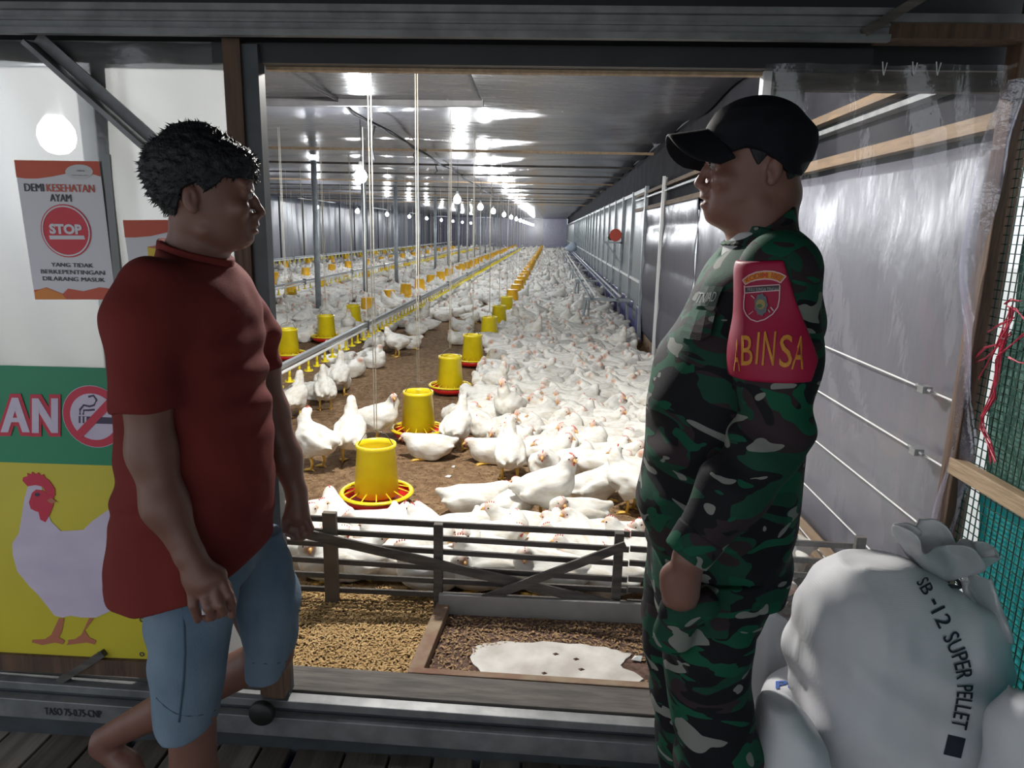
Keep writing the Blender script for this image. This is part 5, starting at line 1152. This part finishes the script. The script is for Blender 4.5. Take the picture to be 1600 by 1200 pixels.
# side seam of the near leg and the hem stitching
sm = MB(); sb2 = bvh_of(shorts_ob.data)
def lay(mb, pxs, bv, r, n=5, lift=.0):
    pts = []
    for x, y in pxs:
        a = at(x, y, .9); d = Vector(at(x, y, 1.6)-a).normalized(); h_ = bv.ray_cast(Vector(a), d)
        if h_[0] is not None: pts.append(np.array(h_[0])-np.array(d)*lift)
    if len(pts) > 1: mb.tube(pts, r, n)
    return mb
lay(sm, [(282, 915), (284, 940), (288, 980), (289, 1020), (287, 1060), (283, 1100), (280, 1128)], sb2, .0026); lay(sm, [(244, 1090), (258, 1104), (275, 1115), (295, 1119), (315, 1117), (336, 1110)], sb2, .0016); lay(sm, [(395, 1036), (415, 1037), (435, 1036), (448, 1033)], sb2, .0016); fig(man, 'side_seam', sm.me('side_seam', True), mat('dark_denim_seam', (.05, .08, .12), rough=.9))
cg = MB().tube([at(319, 960, YA-.050), at(319, 946, YA-.046)], .0042, 10).obj('cigarette_stub', M['undershirt'], smooth=True, label='small white stub held between the fingers of the near hand', cat='stub')

# ---------------------------------------------------------------- man in camouflage uniform
YS1 = 1.45; YB1 = 1.235; YT1 = 1.37; YT2 = 1.53
HF2 = HeadFrame((0, 0, 0), -1, yaw=-.03, sc=.885); HF2.o = at(1085.5, 287.5, YS1)-HF2.R@(np.array([.1465, 0, -.0235])*HF2.sc)
def s1_(g):
    h = HF2.local(g); D = smax(head_sdf(h, .008, .003), h.z-.112, .03)
    D = smin(D, g.chain([HF2.w((-.022, 0, -.045)), at(1188, 345, YS1), at(1195, 400, YS1)], [.055, .062, .075], .02), .022)
    D = smin(D, h.ell((.060, 0, -.092), (.048, .042, .018)), .03)
    D = smin(D, g.chain([at(1195, 420, YS1)-[0, .13, 0], at(1195, 420, YS1)+[0, .13, 0]], [.05, .05]), .04)
    D = smin(D, g.chain([at(1190, 470, YS1), at(1150, 620, YS1), at(1120, 760, YS1), at(1115, 880, YS1)], [.10, .115, .12, .11], .05), .05)
    A = g.chain([at(1215, 450, YB1+.03), at(1208, 680, YB1), at(1130, 790, YB1-.02), at(1078, 870, YB1-.035)], [.05, .042, .036, .027], .02)
    H = g.cone(at(1076, 872, YB1-.035), at(1064, 925, YB1-.02), .027, .034); H = smin(H, g.cone(at(1050, 900, YB1-.012), at(1062, 935, YB1-.0), .022, .02), .02)
    for j, (x, dy) in enumerate(((1046, -.01), (1057, -.02), (1068, -.022), (1079, -.02))): H = smin(H, finger(g, [at(x+4, 930, YB1+dy), at(x, 955, YB1+dy+.015), at(x, 975, YB1+dy+.03)], .0105, .0085), .006)
    H = smin(H, finger(g, [at(1052, 893, YB1-.02), at(1043, 915, YB1-.0), at(1042, 935, YB1+.01)], .013, .010), .01)
    D = smin(D, smin(A, H, .015), .03)
    A = g.chain([at(1190, 450, YS1+.16), at(1170, 660, YS1+.2), at(1110, 780, YS1+.16), at(1075, 850, YS1+.13)], [.05, .042, .036, .027], .02); D = smin(D, A, .03)
    for YT, x0, x1 in ((YT1, 1110, 1115), (YT2, 1075, 1085)):
        k = at(x1, 1110, YT); D = smin(D, g.chain([at(x0, 900, YT), k, (k[0]+.01, YT, .15)], [.08, .055, .04], .04), .03)
    return D
sol = empty('person', (.36, YS1, 0), 'person in camouflage uniform, black cap and red armband standing on the right', 'person')
fig(sol, 'body', sparse_mesh(s1_, (.10, 1.12, .05), (.66, 1.78, 1.76), .0037, 'body', 2), M['skin2'])
eyes(sol, HF2, 'skin2')
def hair2(g):
    h = HF2.local(g); S = skull(h, .010); D = S-.0065+.002*h.noise(90, 4)
    line = np.interp(h.x, [-.12, -.07, -.04, -.02, .012, .032, .045, .06], [-.055, -.055, -.035, .024, .036, .010, .030, .06]).astype(np.float32); return smax(smax(D, line-h.z, .005), h.z-.055, .004)
fig(sol, 'hair', sparse_mesh(hair2, HF2.o-[.16, .12, .09], HF2.o+[.14, .12, .12], .003, 'hair', 1), M['hair'])
# cap
def capf(g):
    rows = [(180, 1122, 1228, .070), (200, 1103, 1245, .085), (225, 1098, 1255, .090), (245, 1096, 1258, .090), (275, 1096, 1254, .088)]
    D = g.zloft([rowX(y, a, b, YS1-d, YS1+d, YS1) for y, a, b, d in rows], 2.1)
    low = [at(x, y, YS1-.085) for x, y in ((1090, 246), (1124, 243), (1170, 229), (1195, 236), (1215, 250), (1240, 272), (1270, 280))]; ln = np.interp(g.x, [p[0] for p in low], [p[2] for p in low]).astype(np.float32)
    D = smin(D, g.ell(at(1184, 208, YS1), (.093, .087, .067)), .02); h = HF2.local(g); D = smin(D, smax(smax(skull(h)-.0085, h.z-.118, .03), .02-h.z, .01), .01); D = smax(D, ln-g.z, .004); D = smax(D, -(smax(skull(h, .008)+.004, h.z-.10, .01)), .003)
    c1 = at(1140, 163, YS1); return D
fig(sol, 'cap', sparse_mesh(capf, at(1080, 290, YS1)-[0, .11, 0], at(1275, 145, YS1)+[0, .11, 0], .0034, 'cap', 2), M['capcloth'])
def brimf(u, v):
    s = (v*2-1); a0 = at(1106, 222, YS1); tipx = at(1042, 222, YS1)[0]; top = at(1080, 202, YS1)[2]; bot = at(1080, 252, YS1)[2]
    ext = (1-np.abs(s)**2.6)**.5; xb = a0[0]+.035*np.abs(s)**2
    x = xb+(tipx-xb)*u*(.25+.75*ext)*np.where(np.abs(s) > .98, .9, 1); z = top-(top-bot)*np.abs(s)**1.9-.012*u
    return x-sol.location[0], .083*s, z
o = solid(add('cap_brim', grid_mesh('cap_brim', brimf, 16, 30), M['capcloth'], sol), .004)
br = MB().tube([(at(1178, 155, YS1)[0], YS1, at(1178, 155, YS1)[2]), (at(1178, 152.5, YS1)[0], YS1, at(1178, 152.5, YS1)[2])], [.008, .003], 10); fig(sol, 'cap_button', br.me('cap_button', True), M['capcloth'])
JK = [(352, 1150, 1240, .08), (372, 1134, 1254, .12), (395, 1114, 1272, .145), (430, 1092, 1284, .155), (465, 1073, 1288, .160), (510, 1042, 1284, .162), (570, 1019, 1274, .165), (630, 1003, 1264, .168), (702, 1001, 1256, .178), (768, 990, 1250, .178), (816, 992, 1243, .175), (860, 1006, 1236, .172), (915, 1020, 1226, .17)]
SL_UP = [(1218, 425), (1214, 560), (1206, 682)]; SL_R = [.070, .066, .060]
def sleeve(g): return g.chain([at(*SL_UP[0], YB1+.035), at(*SL_UP[1], YB1+.008), at(*SL_UP[2], YB1)], SL_R, .04)
def jacket(g):
    D = g.zloft([rowX(y, a, b, YS1-d, YS1+d, YS1) for y, a, b, d in JK], 2.3)
    S = smin(sleeve(g), g.chain([at(1206, 685, YB1), at(1145, 765, YB1-.018), at(1084, 852, YB1-.034)], [.060, .057, .041], .03), .03)
    n1 = g.noise(5, 31); el = at(1206, 685, YB1)
    S = S+.006*np.sin((g.z*.8+g.x*.6+.06*n1)*80)*np.exp(-((g.z-el[2])/.06)**2)
    ax = at(1084, 852, YB1-.034)-at(1206, 685, YB1); ax /= np.linalg.norm(ax); c_ = at(1072, 868, YB1-.037); S = smax(S, (g.x-c_[0])*ax[0]+(g.y-c_[1])*ax[1]+(g.z-c_[2])*ax[2], .003)
    far = g.chain([at(1190, 430, YS1+.155), at(1170, 660, YS1+.20), at(1100, 800, YS1+.16)], [.065, .06, .05], .03)
    D = smin(D, far, .03)
    D = D+.011*np.sin((g.z*1.0-g.x*.5+.08*n1)*42)*np.clip(g.noise(4.5, 33)+.1, 0, 1)+.005*np.sin((g.x*1.0+g.z*.45+.05*n1)*60)*np.clip(g.noise(5, 35), 0, 1)
    D = smin(D, S, .010); D = D+.002*g.noise(20, 36)
    hx = [at(x, y, YS1) for x, y in ((980, 850), (1010, 858), (1060, 880), (1120, 895), (1200, 905), (1240, 898))]; hem = np.interp(g.x, [p[0] for p in hx], [p[2] for p in hx]).astype(np.float32)
    D = smax(D, smin(hem-g.z, 10*(S-.01)*0+hem-g.z, .001), .005) if False else smin(smax(D, hem-g.z, .005), S, .006)
    # open V at the throat
    nk = g.cone(at(1150, 350, YS1), at(1118, 400, YS1), .05, .006); return smax(D, -nk, .005)
jm = sparse_mesh(jacket, (.08, 1.08, .70), (.72, 1.76, 1.60), .0040, 'jacket', 1); fig(sol, 'jacket', jm, M['camo'])
jb = bvh_of(jm)
def collar(g):
    a = [(318, 1168, 1243, .072), (335, 1150, 1246, .078), (360, 1137, 1250, .084), (385, 1120, 1254, .092)]
    D = g.zloft([rowX(y, x0, x1, YS1-d, YS1+d, YS1) for y, x0, x1, d in a], 2.2); inn = g.zloft([rowX(y, x0+9, x1-9, YS1-d+.010, YS1+d-.010, YS1) for y, x0, x1, d in [(300, 1168, 1243, .072)]+a+[(400, 1120, 1254, .09)]], 2.2)
    D = smax(D, -inn, .003)
    tp = [at(x, y, YS1) for x, y in ((1110, 385), (1150, 372), (1195, 345), (1225, 324), (1255, 318))]; t_ = np.interp(g.x, [p[0] for p in tp], [p[2] for p in tp]).astype(np.float32); return smax(D, g.z-t_, .004)+.0015*g.noise(25, 3)
fig(sol, 'collar', sparse_mesh(collar, at(1100, 400, YS1)-[0, .12, 0], at(1270, 305, YS1)+[0, .12, 0], .0034, 'collar', 1), M['camo'])
def under(g):
    D = g.zloft([rowX(y, a, b, YS1-d, YS1+d, YS1) for y, a, b, d in ((362, 1136, 1215, .070), (385, 1128, 1225, .080), (410, 1118, 1235, .09))], 2.2); return D
fig(sol, 'undershirt', sparse_mesh(under, at(1110, 412, YS1)-[0, .11, 0], at(1250, 355, YS1)+[0, .11, 0], .005, 'undershirt', 1), M['undershirt'])
def bandf(g):
    S = sleeve(g)-.0075+.002*g.noise(14, 6); a = at(1208, 404, YB1+.02); b = at(1205, 596, YB1-.05)
    tilt = .10*(g.x-a[0]); D = smax(smax(S, g.z-a[2]-tilt, .004), (b[2]+.06*(g.x-b[0]))-g.z, .004); D = smax(D, -(sleeve(g)+.004), .003)
    lf = [at(x, y, YB1-.05) for x, y in ((1172, 392), (1160, 440), (1146, 520), (1143, 600))]; ln = np.interp(-g.z, [-p[2] for p in lf], [p[0] for p in lf]).astype(np.float32)
    rg = [at(x, y, YB1-.05) for x, y in ((1226, 392), (1245, 470), (1266, 530), (1276, 560), (1262, 600))]; rn = np.interp(-g.z, [-p[2] for p in rg], [p[0] for p in rg]).astype(np.float32)
    return smax(smax(D, ln-g.x, .003), g.x-rn, .003)
bm = sparse_mesh(bandf, (.24, 1.10, 1.18), (.70, 1.42, 1.60), .0032, 'armband', 1); fig(sol, 'armband', bm, M['armband'], label='crimson armband with gold lettering and shield badge')
bb_ = bvh_of(bm)
def drape(nm, verts_px, faces, m, bv, lift, e=sol):
    out = []
    for x, y in verts_px:
        a = at(x, y, .8); d = Vector(at(x, y, 1.6)-a).normalized(); h_ = bv.ray_cast(Vector(a), d)
        if h_[0] is None: h_ = jb.ray_cast(Vector(a), d)
        p = h_[0] if h_[0] is not None else Vector(at(x, y, YB1-.06)); out.append(tuple(p-d*lift))
    return fig(e, nm, mesh(nm, out, faces), m)
def drape_txt(nm, s, x0, y0, x1, y1, m, bv, lift, bold=.0, skew=0.0, e=sol):
    v, f = text_v(s, bold); return drape(nm, [(x0+(x1-x0)*a+skew*b, y1+(y0-y1)*b) for a, b in v], f, m, bv, lift, e)
for ch_, x0, x1, y0, y1, sk in (('A', 1146, 1156, 530, 580, 0), ('B', 1158, 1176, 524, 571, 0), ('I', 1180, 1183.5, 519, 569, 4), ('N', 1190, 1209, 518, 571, 4), ('S', 1217, 1237, 523, 574, 2), ('A', 1236, 1255, 525, 577, 6)): drape_txt('lettering', ch_, x0, y0, x1, y1, M['stitch'], bb_, .0025, .012, sk)
def strip(nm, pts, w, m, lift, bv=bb_, sub=6):
    q = []; P = [np.array(p, float) for p in pts]; L = []
    for i in range(len(P)-1):
        for k in range(sub): L.append(P[i]+(P[i+1]-P[i])*k/sub)
    L.append(P[-1]); vs = []; fs = []
    for i, p in enumerate(L):
        d = L[min(i+1, len(L)-1)]-L[max(0, i-1)]; d /= np.linalg.norm(d); n_ = np.array([-d[1], d[0]])*w/2; vs += [p+n_, p-n_]
        if i: fs.append((2*i-2, 2*i-1, 2*i+1, 2*i))
    return drape(nm, vs, fs, m, bv, lift)
def gridpatch(nm, top, bot, m, lift, rows=4, bv=bb_):
    vs = []; fs = []; n = len(top)
    for r in range(rows+1):
        for k in range(n): vs.append((top[k][0]+(bot[k][0]-top[k][0])*r/rows, top[k][1]+(bot[k][1]-top[k][1])*r/rows))
    for r in range(rows):
        for k in range(n-1): fs.append((r*n+k, r*n+k+1, (r+1)*n+k+1, (r+1)*n+k))
    return drape(nm, vs, fs, m, bv, lift)
arc_t = [(1160, 437.5), (1170, 430), (1181, 425.5), (1194, 423.5), (1208, 424), (1219, 427), (1228, 431.5)]; arc_b = [(1164.5, 444.5), (1172, 440.5), (1182, 437.5), (1194, 436), (1205, 436.5), (1214, 439), (1219.5, 442)]
gridpatch('badge_arc', arc_t, arc_b, M['stitch'], .0022); strip('badge_edging', arc_t+[arc_b[-1]]+arc_b[::-1]+[arc_t[0]], 1.7, M['pink'], .003, sub=3)
v, f = text_v('KODIM 1002', .02)
ai = lambda L_, t: np.array([np.interp(t, np.linspace(0, 1, len(L_)), [p[i] for p in L_]) for i in (0, 1)])
drape('badge_arc_lettering', [tuple(ai(arc_b, .06+.88*a)*(.85-.7*b)+ai(arc_t, .06+.88*a)*(.15+.7*b)) for a, b in v], f, mat('badge_red_thread', (.5, .06, .015), rough=.7), bb_, .0036)
gridpatch('badge_band', [(1165, 450), (1180, 448.5), (1195, 447.5), (1217.5, 446)], [(1165, 457), (1180, 455.5), (1195, 454.5), (1217.5, 453)], mat('badge_band_dark', (.05, .04, .045), rough=.7), .0022)
strip('badge_edging', [(1163, 446), (1163.5, 458), (1162, 472), (1162, 483), (1166, 492), (1173, 499), (1183, 502.5), (1195, 499), (1207, 491), (1215, 480), (1217.5, 468), (1218.5, 446)], 1.7, M['pink'], .0030, sub=3)
strip('badge_edging', [(1163, 448.5), (1180, 447), (1195, 446), (1218.5, 444.8)], 1.5, M['pink'], .0032, sub=3); strip('badge_edging', [(1163.5, 458), (1180, 456.5), (1195, 455.2), (1218, 453.8)], 1.5, M['pink'], .0032, sub=3)
def dpoly(nm, cx, cy, rx, ry, m, lift, n=20, wob=0.0): return drape(nm, [(cx, cy)]+[(cx+rx*(1+wob*math.cos(i*9*2*PI/n))*math.cos(2*PI*i/n), cy+ry*(1+wob*math.cos(i*9*2*PI/n))*math.sin(2*PI*i/n)) for i in range(n)], [(0, 1+i, 1+(i+1) % n) for i in range(n)], m, bb_, lift)
drape_txt('badge_band_lettering', 'HULU SUNGAI TENGAH', 1168, 449.5, 1216, 454.5, M['greythread'], bb_, .003, .0)
dpoly('emblem_wreath', 1189, 476, 10, 17, mat('emblem_grey', (.11, .12, .13), rough=.6), .0026, 36, .08); dpoly('emblem_disc', 1188.5, 475.5, 7.3, 7.8, mat('emblem_gold', (.28, .20, .06), rough=.5), .0034); dpoly('emblem_field', 1186.5, 478, 4.2, 3, mat('emblem_green', (.04, .13, .05), rough=.6), .0040, 14)
strip('emblem_sabre', [(1173.5, 461.5), (1179, 466.5)], 1.5, M['pink'], .003, sub=2); strip('emblem_sabre', [(1204, 480), (1208.5, 485.5)], 1.8, M['pink'], .003, sub=2); strip('emblem_sabre', [(1169.5, 492), (1177, 486)], .9, M['pink'], .003, sub=2); strip('emblem_sabre', [(1200, 484), (1203, 488)], 1.5, M['greythread'], .003, sub=2)
# chest tape, pocket flap, buttons, placket
gridpatch('name_tape', [(1098, 448), (1108, 447), (1118, 447), (1130, 448)], [(1082, 478), (1094, 478), (1105, 478), (1116, 479)], M['dimgreen'], .013, bv=jb)
drape_txt('tape_lettering', 'TNI', 1085, 457, 1101, 473, M['greythread'], jb, .0155, .0, 8); drape_txt('tape_lettering', 'AD', 1103, 456, 1116, 471, M['greythread'], jb, .0155, .0, 5)
gridpatch('pocket_flap', [(1080, 484), (1092, 484), (1104, 485), (1118, 486)], [(1060, 526), (1077, 530), (1094, 532), (1110, 524)], M['camo'], .012, bv=jb)
def dome(nm, x, y, r, m, bv, n=12):
    a = at(x, y, .8); d = Vector(at(x, y, 1.6)-a).normalized(); h_ = bv.ray_cast(Vector(a), d)
    if h_[0] is None: return
    p = np.array(h_[0]); N_ = np.array(h_[1]); x_ = np.cross(N_, [0, 0, 1.0]); x_ /= np.linalg.norm(x_); y_ = np.cross(N_, x_)
    mb = MB(); mb.raw([p+N_*.004]+[p+r*.8*(math.cos(t)*x_+math.sin(t)*y_)+N_*.003 for t in np.linspace(0, 2*PI, n, False)]+[p+r*(math.cos(t)*x_+math.sin(t)*y_)-N_*.001 for t in np.linspace(0, 2*PI, n, False)], [(0, 1+i, 1+(i+1) % n) for i in range(n)]+[(1+i, 1+n+i, 1+n+(i+1) % n, 1+(i+1) % n) for i in range(n)]); fig(sol, nm, mb.me(nm, True), m)
dome('button', 1088, 521, .006, M['greythread'], jb); dome('cuff_button', 1074, 862, .0065, M['greythread'], jb)
def cuff(g):
    a = at(1098, 832, YB1-.030); b = at(1071, 869, YB1-.0375); S = g.cone(a, b, .0475, .0435); d = (b-a)/np.linalg.norm(b-a); t = (g.x-a[0])*d[0]+(g.y-a[1])*d[1]+(g.z-a[2])*d[2]; L = np.linalg.norm(b-a)
    D = smax(smax(S, t-L, .003), -t, .003); return smax(D, -smax(g.cone(a, b+d*.03, .038, .034), -(t-L*.5), .002), .002)
fig(sol, 'cuff', sparse_mesh(cuff, at(1030, 900, 1.2)-[0, .1, 0], at(1130, 800, 1.2)+[0, .1, 0], .0032, 'cuff', 1), M['camo'])
def trousers(g):
    a = [(880, 1024, 1205, .11), (930, 1026, 1196, .108), (960, 1026, 1186, .105), (1000, 1028, 1178, .102), (1060, 1034, 1175, .10), (1105, 1040, 1182, .10), (1150, 1047, 1192, .10), (1200, 1050, 1190, .098)]
    A = [rowX(y, x0, x1, YT1-d, YT1+d, YT1) for y, x0, x1, d in a]; l = A[-1]; A += [(.26, l[1]+.01, l[2]-.01, YT1-.09, YT1+.09), (.20, l[1]+.02, l[2]-.03, YT1-.065, YT1+.065)]
    D = g.zloft(A, 2.4)
    b = [(850, 1012, 1150, .11), (930, 1001, 1140, .105), (990, 998, 1135, .10), (1050, 1008, 1135, .10), (1110, 1018, 1135, .10), (1160, 1021, 1130, .098)]
    B_ = [rowX(y, x0, x1, YT2-d, YT2+d, YT2) for y, x0, x1, d in b]; l = B_[-1]; B_ += [(.26, l[1]+.01, l[2]-.01, YT2-.09, YT2+.09), (.20, l[1]+.02, l[2]-.03, YT2-.065, YT2+.065)]
    D = smin(D, g.zloft(B_, 2.4), .012); D = smin(D, g.zloft([rowX(y, x0, x1, YS1-.15, YS1+.15, YS1) for y, x0, x1 in ((850, 1010, 1225), (890, 1010, 1215), (925, 1015, 1200))], 2.4), .03)
    ck = at(1130, 1075, YT1-.09); D = smin(D, smax(g.ell(at(1120, 1010, YT1-.075), (.075, .045, .10)), -(g.z-at(1120, 1068, YT1-.09)[2]), .004), .006)   # cargo pocket
    n1 = g.noise(5, 51); zk = at(1110, 1110, YT1)[2]; D = D+.008*np.sin((g.z+.35*g.x+.06*n1)*58)*np.clip(.35+g.noise(5, 53), 0, 1)*np.clip(1.3-np.abs(g.z-zk)/.25, .25, 1)+.002*g.noise(20, 55)
    pk = g.chain([at(1100, 945, YB1+.005), at(1062, 955, YB1+.012), at(1052, 990, YB1+.04)], [.030, .034, .040], .02); return smin(D, pk, .02)
fig(sol, 'trousers', sparse_mesh(trousers, (.10, 1.20, .18), (.70, 1.68, .95), .0042, 'trousers', 1), M['camo'])
for nm, YT, px in (('boot', YT1, 1118), ('boot', YT2, 1078)):
    k = at(px, 1110, YT)[0]
    def bt(g): D = g.chain([(k+.012, YT, .26), (k+.012, YT, .06)], [.055, .048], .02); D = smin(D, g.chain([(k+.04, YT, .04), (k-.06, YT, .045), (k-.15, YT, .035)], [.042, .045, .036], .02), .03); return smax(D, .0-g.z, .006)
    fig(sol, nm, sparse_mesh(bt, (k-.22, YT-.09, -.02), (k+.12, YT+.09, .34), .006, 'boot', 1), M['boot'])
